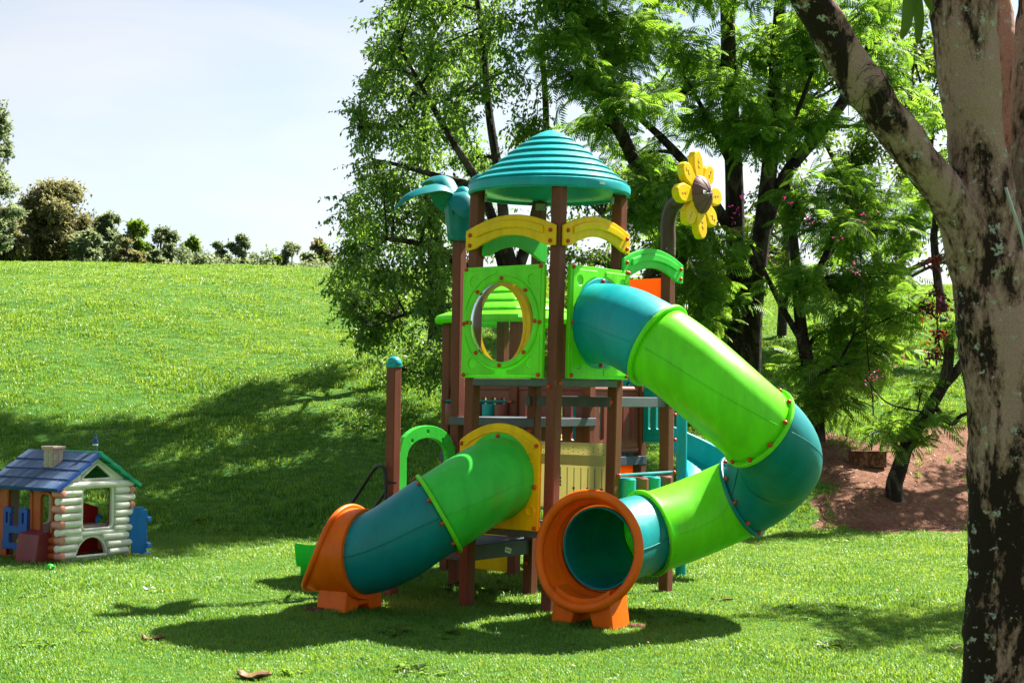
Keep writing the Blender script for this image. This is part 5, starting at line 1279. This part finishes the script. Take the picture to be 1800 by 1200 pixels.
# ---- yellow slide leaving the second tower at the back
ypth = catmull([node(2.5, 3.0) + ZV * 1.36, node(2.5, 3.3) + ZV * 1.28, node(2.5, 4.1) + ZV * .6, node(2.5, 4.7) + ZV * .18, node(2.5, 5.1) + ZV * .15], 6); V = []; F = []
for i, p in enumerate(ypth):
    for (u, h) in cs: V.append(p + e1 * u + ZV * h)
    if i:
        q = (i - 1) * 12
        for j in range(12): F.append((q + j, q + (j + 1) % 12, q + 12 + (j + 1) % 12, q + 12 + j))
F.append(tuple(range(11, -1, -1))); F.append(tuple(range((len(ypth) - 1) * 12, len(ypth) * 12)))
MB().add(V, F).build('small_slide', MT['yellow'], ps, smooth=True, sharp=40)
# yellow climbing wall below the second deck
yw = MB().plate([(.05, .05), (.95, .05), (.95, .40), (.7, .62), (.3, .62), (.05, .40)], [], node(3, 2), -e1, -e2, ZV, -.02, .02).build('crawl_panel', MT['yellow'], ps, bevel=.01)
mb = MB().plate([(.05, .80), (.95, .80), (.95, 1.25), (.05, 1.25)], [], node(2, 3), -e1, e2, ZV, -.02, .02); mb.build('barrier_panel', MT['amber'], ps, bevel=.01)

# ---- teal spiral slide round a pole
pc = Vector((P(1198, 800, 17.6).x, 17.6, 0))
MB().sweep([(pc.x, pc.y, -.1), (pc.x, pc.y, 2.0)], .062, 20).build('spiral_pole', MT['teal'], ps, smooth=True)
MB().lathe([(.075, 1.93), (.08, 2.0), (.06, 2.03), (0, 2.035)], 20, pc).build('pole_cap', MT['tealdeep'], ps, smooth=True)
V = []; F = []; NS = 36; cs2 = [(.08, .12), (.10, .02), (.16, 0), (.55, 0), (.62, .03), (.65, .30), (.68, .31), (.69, .29), (.67, -.02), (.55, -.045), (.12, -.045), (.06, .10)]
for i in range(NS + 1):
    a_ = math.pi * .55 - 1.35 * math.pi * i / NS; z = 1.40 - 1.18 * (i / NS)
    d = Vector((math.cos(a_), math.sin(a_), 0))
    for (u, h) in cs2: V.append(pc + d * u + ZV * (z + h))
    if i:
        q = (i - 1) * 12
        for j in range(12): F.append((q + j, q + (j + 1) % 12, q + 12 + (j + 1) % 12, q + 12 + j))
F.append(tuple(range(11, -1, -1))); F.append(tuple(range(NS * 12, NS * 12 + 12)))
MB().add(V, F).build('spiral_slide', MT['teal'], ps, smooth=True, sharp=40)
# ------------------------------------------------------------------ toy log cabin
g1 = Vector((.53, .848, 0)).normalized(); g2 = Vector((-g1.y, g1.x, 0))
K0 = Vector((-5.28, 18.05, 0)); K0.z = hz(K0.x, K0.y)
SW, SO = 1.20, 1.20                                   # gable side, long side
ph_ = empty('toy_log_cabin', K0); tag(ph_, 'white and orange toy log cabin with blue and green roof on the lawn', 'playhouse')
nW, nO = -g2, -g1                                      # outward normals of the white and of the orange wall
def arch_hole(x0, x1, z0, z1, r):
    return rrect(x0, x1, z0, z1, r, 6, rb=.02)
def rim_tube(pts2, p, eu, en, off, r_, mat, parent, nm='opening_frame'):
    path = [p + eu * a + ZV * b_ + en * off for a, b_ in pts2]
    return MB().sweep(path, r_, 6, closed=True).build(nm, mat, parent, smooth=True, fix=False, sharp=0)
ZE, ZRIDGE = .96, 1.335
gable = [(0.02, 0), (SW - .02, 0), (SW - .02, ZE), (SW / 2, ZRIDGE - .03), (.02, ZE)]
win_w = rrect(.355, .885, .385, .925, .07, 5)
arc_w = [(.27, 0.03)] + [(.53 - .26 * math.cos(math.pi * i / 14), .05 + .25 * math.sin(math.pi * i / 14)) for i in range(15)] + [(.79, .03)]
tri_w = [(.40, 1.025), (.82, 1.025), (.845, 1.04), (.84, 1.06), (.62, 1.215), (.58, 1.215), (.36, 1.06), (.355, 1.04)]
def gable_wall(p, en, mat, th):
    return MB().plate(gable, [win_w, arc_w, tri_w], p, g1, en, ZV, -th, 0).build('gable_wall', mat, ph_, bevel=.006)
ww = gable_wall(K0, nW, MT['white'], .05)
for h_, r_ in ((win_w, .022), (arc_w[1:-1], .02), (tri_w, .018)): rim_tube(h_, K0, g1, nW, .006, r_, MT['white'], ww)
bw = MB().plate(gable, [win_w, arc_w], K0 + g2 * SO, g1, -nW, ZV, -.05, 0).build('gable_wall', MT['creamwall'], ph_, bevel=.006)
# orange long walls
door_o = rrect(.50, .95, .03, .92, .10, 5, rb=.01); win_o = rrect(.115, .345, .37, .865, .09, 5, rb=.02)
ow = MB().plate([(.0, 0), (SO, 0), (SO, ZE + .02), (0, ZE + .02)], [door_o, win_o], K0, g2, nO, ZV, -.05, 0).build('long_wall', MT['terracotta'], ph_, bevel=.006)
rim_tube(door_o, K0, g2, nO, .006, .022, MT['terracotta'], ow); rim_tube(win_o, K0, g2, nO, .006, .022, MT['terracotta'], ow)
bo = MB().plate([(.0, 0), (SO, 0), (SO, ZE + .02), (0, ZE + .02)], [rrect(.35, .9, .36, .90, .1, 5), ], K0 + g1 * SW, g2, -nO, ZV, -.05, 0).build('long_wall', MT['terracotta'], ph_, bevel=.006)
# logs
LP_, LR = .098, .046
def log(p0, p1, mat, parent, r_=LR, endmat=None):
    d = (p1 - p0).normalized(); fm = frame_mat(p0, d); X_, Y_, Z_ = (Vector(fm.col[j][:3]) for j in range(3)); Ln = (p1 - p0).length
    pr = [(0, 0), (r_ * .75, 0), (r_ * .95, .006), (r_, .016), (r_, Ln - .016), (r_ * .95, Ln - .006), (r_ * .75, Ln), (0, Ln)]
    return MB().lathe(pr, 14, p0, (X_, Y_, Z_)).build('log', mat, parent, smooth=True, sharp=40)
for i in range(9):
    z = .865 - i * LP_
    if z < .04: break
    long_ = i % 2 == 1
    # white logs left of the window / arch
    uend = .335 if z > .36 else max(.24, .53 - math.sqrt(max(0, .285 ** 2 - max(0, z - .05) ** 2)) - .0)
    log(K0 + g1 * (-.055 if long_ else .055) + ZV * z + nW * .012, K0 + g1 * uend + ZV * z + nW * .012, MT['white'], ww)
    ust = .905 if z > .36 else .53 + math.sqrt(max(0, .285 ** 2 - max(0, z - .05) ** 2))
    log(K0 + g1 * ust + ZV * z + nW * .012, K0 + g1 * (1.245 if long_ else 1.15) + ZV * z + nW * .012, MT['white'], ww)
    if not long_:   # pink ends of the cross logs
        log(K0 + nW * .075 + g1 * .005 + ZV * z, K0 - nW * .10 + g1 * .005 + ZV * z, MT['pink'], ww, .049)
        if i < 4: log(K0 + nW * .065 + g1 * 1.19 + ZV * z, K0 - nW * .08 + g1 * 1.19 + ZV * z, MT['pink'], ww, .046)
        log(K0 + g2 * (SO - .005) + nO * .065 + ZV * z, K0 + g2 * (SO - .005) - nO * .05 + ZV * z, MT['terracotta'], ow, .046)
    else:
        log(K0 + g2 * 1.22 + nO * .055 + ZV * z, K0 + g2 * 1.22 - nO * .1 + ZV * z, MT['white'], ow, .046)
    # orange logs below the small window
    if z < .36: log(K0 + g2 * .03 + ZV * z + nO * .004, K0 + g2 * .46 + ZV * z + nO * .004, MT['terracotta'], ow, .044)
# row between window and arch
log(K0 + g1 * .10 + ZV * .335 + nW * .006, K0 + g1 * 1.10 + ZV * .335 + nW * .006, MT['white'], ww, .035)
log(K0 + g1 * -.02 + ZV * .955 + nW * .012, K0 + g1 * 1.22 + ZV * .955 + nW * .012, MT['white'], ww, .05)
# roof: stepped shingle courses
def roof_side(sgn, mat_top, mat_edge, nm):
    """sgn -1: slope over the orange wall, +1: far slope"""
    uR = SW / 2; run = SW / 2 + .10; rise = ZRIDGE - ZE + .065
    root_ = None
    for i in range(4):
        a0, a1 = i / 4, (i + 1) / 4 + .02
        y0_, y1_ = -.09, SO + .09
        p0 = (uR + sgn * run * a0, ZRIDGE + .025 - rise * a0); p1 = (uR + sgn * run * a1, ZRIDGE + .025 - rise * a1)
        c = [K0 + g1 * p0[0] + ZV * p0[1], K0 + g1 * p1[0] + ZV * p1[1]]
        nrm = (g1 * (rise) * sgn + ZV * run).normalized()
        th = .045
        V = []
        for yy in (y0_, y1_):
            for q, hh in ((c[0], .006), (c[1], .022)):
                V += [q + g2 * yy + nrm * hh, q + g2 * yy + nrm * (hh - th)]
        F = [(0, 2, 6, 4), (1, 5, 7, 3), (0, 1, 3, 2), (4, 6, 7, 5), (0, 4, 5, 1), (2, 3, 7, 6)]
        o = MB().add(V, F).build('roof_course', mat_edge, root_ if root_ else ph_, bevel=.006)
        if root_ is None: o.name = 'roof'; root_ = o; WM[o.name] = o.matrix_basis.copy()
        # single shingles on the course
        ns = 9
        for j in range(ns):
            w_ = (y1_ - y0_ - .03) / ns; ys = y0_ + .015 + j * w_ + R.uniform(0, .012); ye = y0_ + .015 + (j + 1) * w_ - .004
            V = []; q0 = c[0] + (c[1] - c[0]) * .02; q1 = c[0] + (c[1] - c[0]) * .985; lift = .008 + R.uniform(0, .003)
            for yy in (ys, ye):
                for q, hh in ((q0, .006), (q1, .0215)):
                    V += [q + g2 * yy + nrm * (hh + lift), q + g2 * yy + nrm * (hh - .004)]
            MB().add(V, F).build('shingle', mat_top, o if o is root_ else root_)
    return root_
rB = roof_side(-1, MT['navy'], MT['blue'], 'blue'); rB['label'] = 'weathered blue shingled roof half'
rG = roof_side(1, MT['mint'], MT['mint'], 'green'); rG['label'] = 'green roof half'
MB().sweep([K0 + g1 * (SW / 2) + g2 * -.09 + ZV * (ZRIDGE + .015), K0 + g1 * (SW / 2) + g2 * (SO * .55) + ZV * (ZRIDGE + .015)], .032, 10).build('ridge_cap', MT['mint'], rG, smooth=True)
# chimney with brick faces
cc = K0 + g1 * .33 + g2 * .50
chim = MB(); chim.box(cc + ZV * 1.285, (.155, .17, .27), (g1, g2, ZV)); chim = chim.build('chimney', MT['creamwall'], rB, bevel=.004)
for r_ in range(5):
    z = 1.18 + r_ * .048
    for face, eu, en, w_ in ((0, g1, -g2, .155), (1, g2, -g1, .17)):
        half = (.17 if face == 0 else .155) / 2
        for j in range(2):
            u = (-.25 + .5 * j) * w_ + (.003 if r_ % 2 else -.003)
            mb = MB(); mb.box(cc + eu * u + en * (half + .003) + ZV * z, (w_ * .455, .008, .042), (eu, en, ZV)); mb.build('brick', MT['creamwall'], rB)
mb = MB(); mb.box(cc + ZV * 1.425, (.215, .23, .032), (g1, g2, ZV)); mb.build('chimney_cap', MT['creamwall'], rB, bevel=.008)
mb = MB(); mb.box(cc + ZV * 1.398, (.19, .205, .022), (g1, g2, ZV)); mb.build('chimney_collar', MT['pink'], rB)
# blue half door
dp_ = K0 + nO * .035
dpost = [(.47, .30), (.60, .30), (.60, .60), (.575, .655), (.47, .655)]
dr_ = MB().plate([(.50, .13), (.97, .13), (.97, .25), (.95, .25), (.95, .64), (.93, .665), (.80, .665), (.80, .58), (.82, .58), (.82, .43), (.66, .43), (.66, .66), (.52, .66), (.50, .64)], [rrect(.58, .83, .21, .33, .02, 3), rrect(.86, .895, .46, .60, .015, 3), rrect(.56, .595, .46, .60, .015, 3)], dp_, g2, nO, ZV, -.01, .045).build('half_door', MT['blue'], ph_, bevel=.008)
# wine coloured letter box below the window
bx0 = K0 + g2 * .33 + nO * .12
V = [bx0 + g2 * a + nO * b_ + ZV * z for (a, b_, z) in ((-.19, -.12, 0), (.19, -.12, 0), (.19, .12, 0), (-.19, .12, 0), (-.19, -.12, .40), (.19, -.12, .40), (.19, .07, .355), (-.19, .07, .355))]
MB().add(V, [(0, 3, 2, 1), (4, 5, 6, 7), (0, 1, 5, 4), (1, 2, 6, 5), (2, 3, 7, 6), (3, 0, 4, 7)]).build('letter_box', MT['wine'], ph_, bevel=.012)
# light blue shutter folded out at the far corner
sp_ = K0 + g1 * (SW + .0) + nW * .03
sh_ = MB().plate([(.0, .03), (.20, .03), (.20, .10), (.20, .60), (.15, .60), (.15, .635), (.03, .635), (.03, .60), (-.03, .54), (-.03, .16), (0, .16)], [], sp_, g1 * .80 + nW * .6, (nW * .8 - g1 * .6), ZV, -.02, .025).build('shutter', MT['sky'], ph_, bevel=.008)
for z in (.13, .47): 
    mb = MB(); mb.box(sp_ + (g1 * .8 + nW * .6) * .215 + ZV * z, (.08, .07, .07), (g1, nW, ZV)); mb.build('hinge_knob', MT['sky'], sh_, bevel=.015)
mb = MB(); mb.box(sp_ + (g1 * .8 + nW * .6) * .20 + ZV * .018, (.16, .06, .02), (g1, nW, ZV)); mb.build('hinge_foot', MT['sky'], sh_)
# inside: red panel, counter
MB().plate([(.0, .05), (.46, .05), (.46, .62), (0, .76)], [], K0 + g1 * .56 - nW * .42, g1, nW, ZV, -.02, .02).build('inner_panel', MT['crimson'], ph_)
mb = MB(); mb.box(K0 + g1 * .72 - nW * .30 + ZV * .41, (.42, .34, .035), (g1, g2, ZV)); mb.build('inner_counter', MT['creamwall'], ph_, bevel=.01)
mb = MB().sweep([K0 + g1 * .86 - nW * .25 + ZV * .43, K0 + g1 * .86 - nW * .25 + ZV * .50, K0 + g1 * .90 - nW * .25 + ZV * .53, K0 + g1 * .95 - nW * .25 + ZV * .50], .022, 8).build('toy_tap', MT['sky'], ph_, smooth=True)
mb = MB(); mb.box(K0 + g1 * .5 - nW * .85 + ZV * .24, (.5, .25, .03), (g1, g2, ZV)); mb.build('inner_bench', MT['crimson'], ph_)
mb = MB(); mb.box(K0 + g1 * (SW / 2) - nW * SO / 2 + ZV * .02, (SW - .1, SO - .1, .03), (g1, g2, ZV)); mb.build('cabin_floor', MT['terracotta'], ph_)

ph_.scale = (.935, .935, .935)
# ------------------------------------------------------------------ bottle on the ridge
bp_ = K0 + (g1 * (SW / 2) + g2 * .03 + ZV * (ZRIDGE + .046)) * .935
bo_ = empty('water_bottle', bp_); tag(bo_, 'clear plastic water bottle with blue label standing on the cabin roof ridge', 'bottle')
MB().lathe([(0, 0), (.026, 0), (.031, .006), (.031, .03), (.029, .034), (.031, .04), (.031, .06), (.029, .065), (.031, .07), (.031, .13), (.028, .15), (.016, .172), (.0125, .178), (.0125, .19)], 20, bp_).build('bottle_body', MT['bottle'], bo_, smooth=True, fix=False)
MB().lathe([(.0318, .095), (.0318, .142)], 20, bp_).build('label_band', MT['blue'], bo_, smooth=True)
MB().lathe([(.0316, .07), (.0316, .086)], 20, bp_).build('label_stripe', MT['sticker'], bo_, smooth=True)
MB().lathe([(.015, .184), (.0155, .187), (.0155, .203), (.013, .205), (0, .205)], 16, bp_).build('bottle_cap', MT['blue'], bo_, smooth=True, sharp=30)

# ------------------------------------------------------------------ small things on the ground
def gpix(px, py):
    """lawn point seen at a photo pixel (flat part)"""
    D_ = 14.0
    for _ in range(12):
        p = P(px, py, D_); z = hz(p.x, D_); d = p - Vector((0, 0, CAM_H)); D_ = D_ * (CAM_H - z) / (CAM_H - p.z)
    p = P(px, py, D_); return Vector((p.x, p.y, hz(p.x, p.y)))
c = gpix(88, 1003)
tb = MB().lathe([(0, -.04), (.03, -.032), (.044, -.012), (.045, .008), (.036, .028), (.016, .040), (0, .042)], 16, c + ZV * .04); tb.box(c + Vector((.035, -.01, .045)), (.05, .03, .03))
tag(tb.build('toy_piece', MT['green'], smooth=True, bevel=.004), 'small green plastic toy piece on the grass in front of the log cabin', 'toy')
def crumple(name, c, a, b_, h, mat, label, cat, seed, n=9):
    r = np.random.default_rng(seed); V = []; F = []
    for j in range(n):
        for i in range(n):
            u, v = i / (n - 1) * 2 - 1, j / (n - 1) * 2 - 1; q = math.sqrt(max(0, 1 - min(1, u * u)))
            V.append((c.x + u * a, c.y + v * b_ * (q * .9 + .12) + .08 * a * math.sin(3 * u), c.z + .008 + h * (u * u * .5 + v * v * .6 * (1 + .5 * math.sin(4 * u))) + r.normal(0, h * .10)))
    for j in range(n - 1):
        for i in range(n - 1): k = j * n + i; F.append((k, k + 1, k + n + 1, k + n))
    o = MB().add(V, F).build(name, mat, smooth=True, solid=.0025, sharp=0); tag(o, label, cat); return o
crumple('dry_leaf', gpix(270, 1126), .095, .045, .035, MT['dryleaf'], 'single curled brown leaf on the lawn below the dark slide shadow', 'leaf', 3)
crumple('dry_leaf', gpix(447, 1192), .12, .085, .04, MT['dryleaf'], 'large curled brown leaf at the bottom edge of the lawn', 'leaf', 4)
crumple('paper_scrap', gpix(262, 1038), .06, .035, .03, MT['sticker'], 'small white paper scrap on the lawn between cabin and slide', 'litter', 5)
crumple('dry_leaf', gpix(1270, 1056), .11, .03, .02, MT['dryleaf'], 'flat brown leaf on the sunlit grass right of the orange slide mouth', 'leaf', 6)
crumple('dry_leaf', gpix(1680, 1142), .05, .03, .02, MT['dryleaf'], 'small tan leaf on the lawn beside the pale trunk', 'leaf', 7)
# reddish earth worn bare beside the slide stands
def earth(px, py, a, b_, seed, label):
    c = gpix(px, py); r = np.random.default_rng(seed); n = 20; V = [(c.x, c.y, c.z + .03)]; F = []
    for k, (q, h) in enumerate(((.35, .03), (.7, .022), (1.0, -.03))):
        for i in range(n):
            t = 2 * math.pi * i / n; w = q * r.uniform(.8, 1.15); x, y = c.x + a * w * math.cos(t), c.y + b_ * w * math.sin(t); V.append((x, y, hz(x, y) + h + r.normal(0, .006)))
    for i in range(n): F.append((0, 1 + i, 1 + (i + 1) % n))
    for k in range(2):
        for i in range(n): q = 1 + k * n; F.append((q + i, q + n + i, q + n + (i + 1) % n, q + (i + 1) % n))
    o = MB().add(V, F).build('bare_soil', soil, smooth=True, sharp=0); tag(o, label, kind='stuff')
soil = bark_mat('red_soil', (.10, .04, .025), (.20, .085, .05), (.28, .14, .085), (.3, .2, .14), 14, .5, .7)
earth(1118, 1102, .13, .09, 1, 'patch of bare red earth beside the front slide stand')
earth(550, 1074, .12, .10, 2, 'patch of bare red earth beside the left slide stand')
# brown block on the bank
bk = P(1525, 786, 26.3); z0 = hz(bk.x, 26.3)
mbk = MB(); mbk.box(Vector((bk.x, 26.3, z0 + .10)), (.58, .34, .26)); mbk.box(Vector((bk.x, 26.3, z0 + .235)), (.62, .38, .03))
tag(mbk.build('masonry_block', soil, bevel=.015), 'low reddish-brown masonry block lying on the bank', 'block')
# fallen petals and leaf litter on the bare earth
pp = []; 
for i in range(70):
    x, D_ = R.uniform(4.6, 8.5), R.uniform(21.5, 26.5); pp.append((x, D_, hz(x, D_) + .03))
for i in range(6):
    x, D_ = R.uniform(2.5, 6.0), R.uniform(15, 21); pp.append((x, D_, hz(x, D_) + .05))
pp = np.array(pp); V, F = replicate([diamond_leaf(.045, .034)], pp, rot_frames(rng.normal(size=(len(pp), 3)) * np.array([1, 1, .3]), rng.normal(0, .5, len(pp))), rng.uniform(.6, 1.2, len(pp)))
me = fast_mesh('fallen_petals', V, F); me.materials.append(MT['petal']); o = bpy.data.objects.new('fallen_petals', me); link(o); tag(o, 'scattered magenta petals on the earth and grass', kind='stuff')
n = 2600; x = rng.uniform(4.6, 11, n); y = rng.uniform(21.5, 29, n); k = dirt_amount(x, y) > .35; x, y = x[k], y[k]
pp = np.stack([x, y, height(x, y) + .012], -1)
V, F = replicate([diamond_leaf(.07, .03), diamond_leaf(.05, .03)], pp, rot_frames(rng.normal(size=(len(pp), 3)) * np.array([1, 1, .25]), rng.normal(0, .4, len(pp))), rng.uniform(.5, 1.2, len(pp)))
lit = leaf_mat('leaf_litter', [(0, (.12, .06, .035)), (.5, (.30, .18, .11)), (1, (.52, .42, .29))], .1, .7)
me = fast_mesh('leaf_litter', V, F); me.materials.append(lit); o = bpy.data.objects.new('leaf_litter', me); link(o); tag(o, 'dry leaf litter over the bare earth bank', kind='stuff')
n = 260; x = rng.uniform(-6, 6, n); y = rng.uniform(10, 21, n)
pp = np.stack([x, y, height(x, y) + .045], -1)
V, F = replicate([diamond_leaf(.035, .014)], pp, rot_frames(rng.normal(size=(len(pp), 3)) * np.array([1, 1, .3]), rng.normal(0, .5, len(pp))), rng.uniform(.5, 1.2, len(pp)))
me = fast_mesh('lawn_litter', V, F); me.materials.append(lit); o = bpy.data.objects.new('lawn_litter', me); link(o); tag(o, 'tiny dry leaf bits strewn over the lawn', kind='stuff')
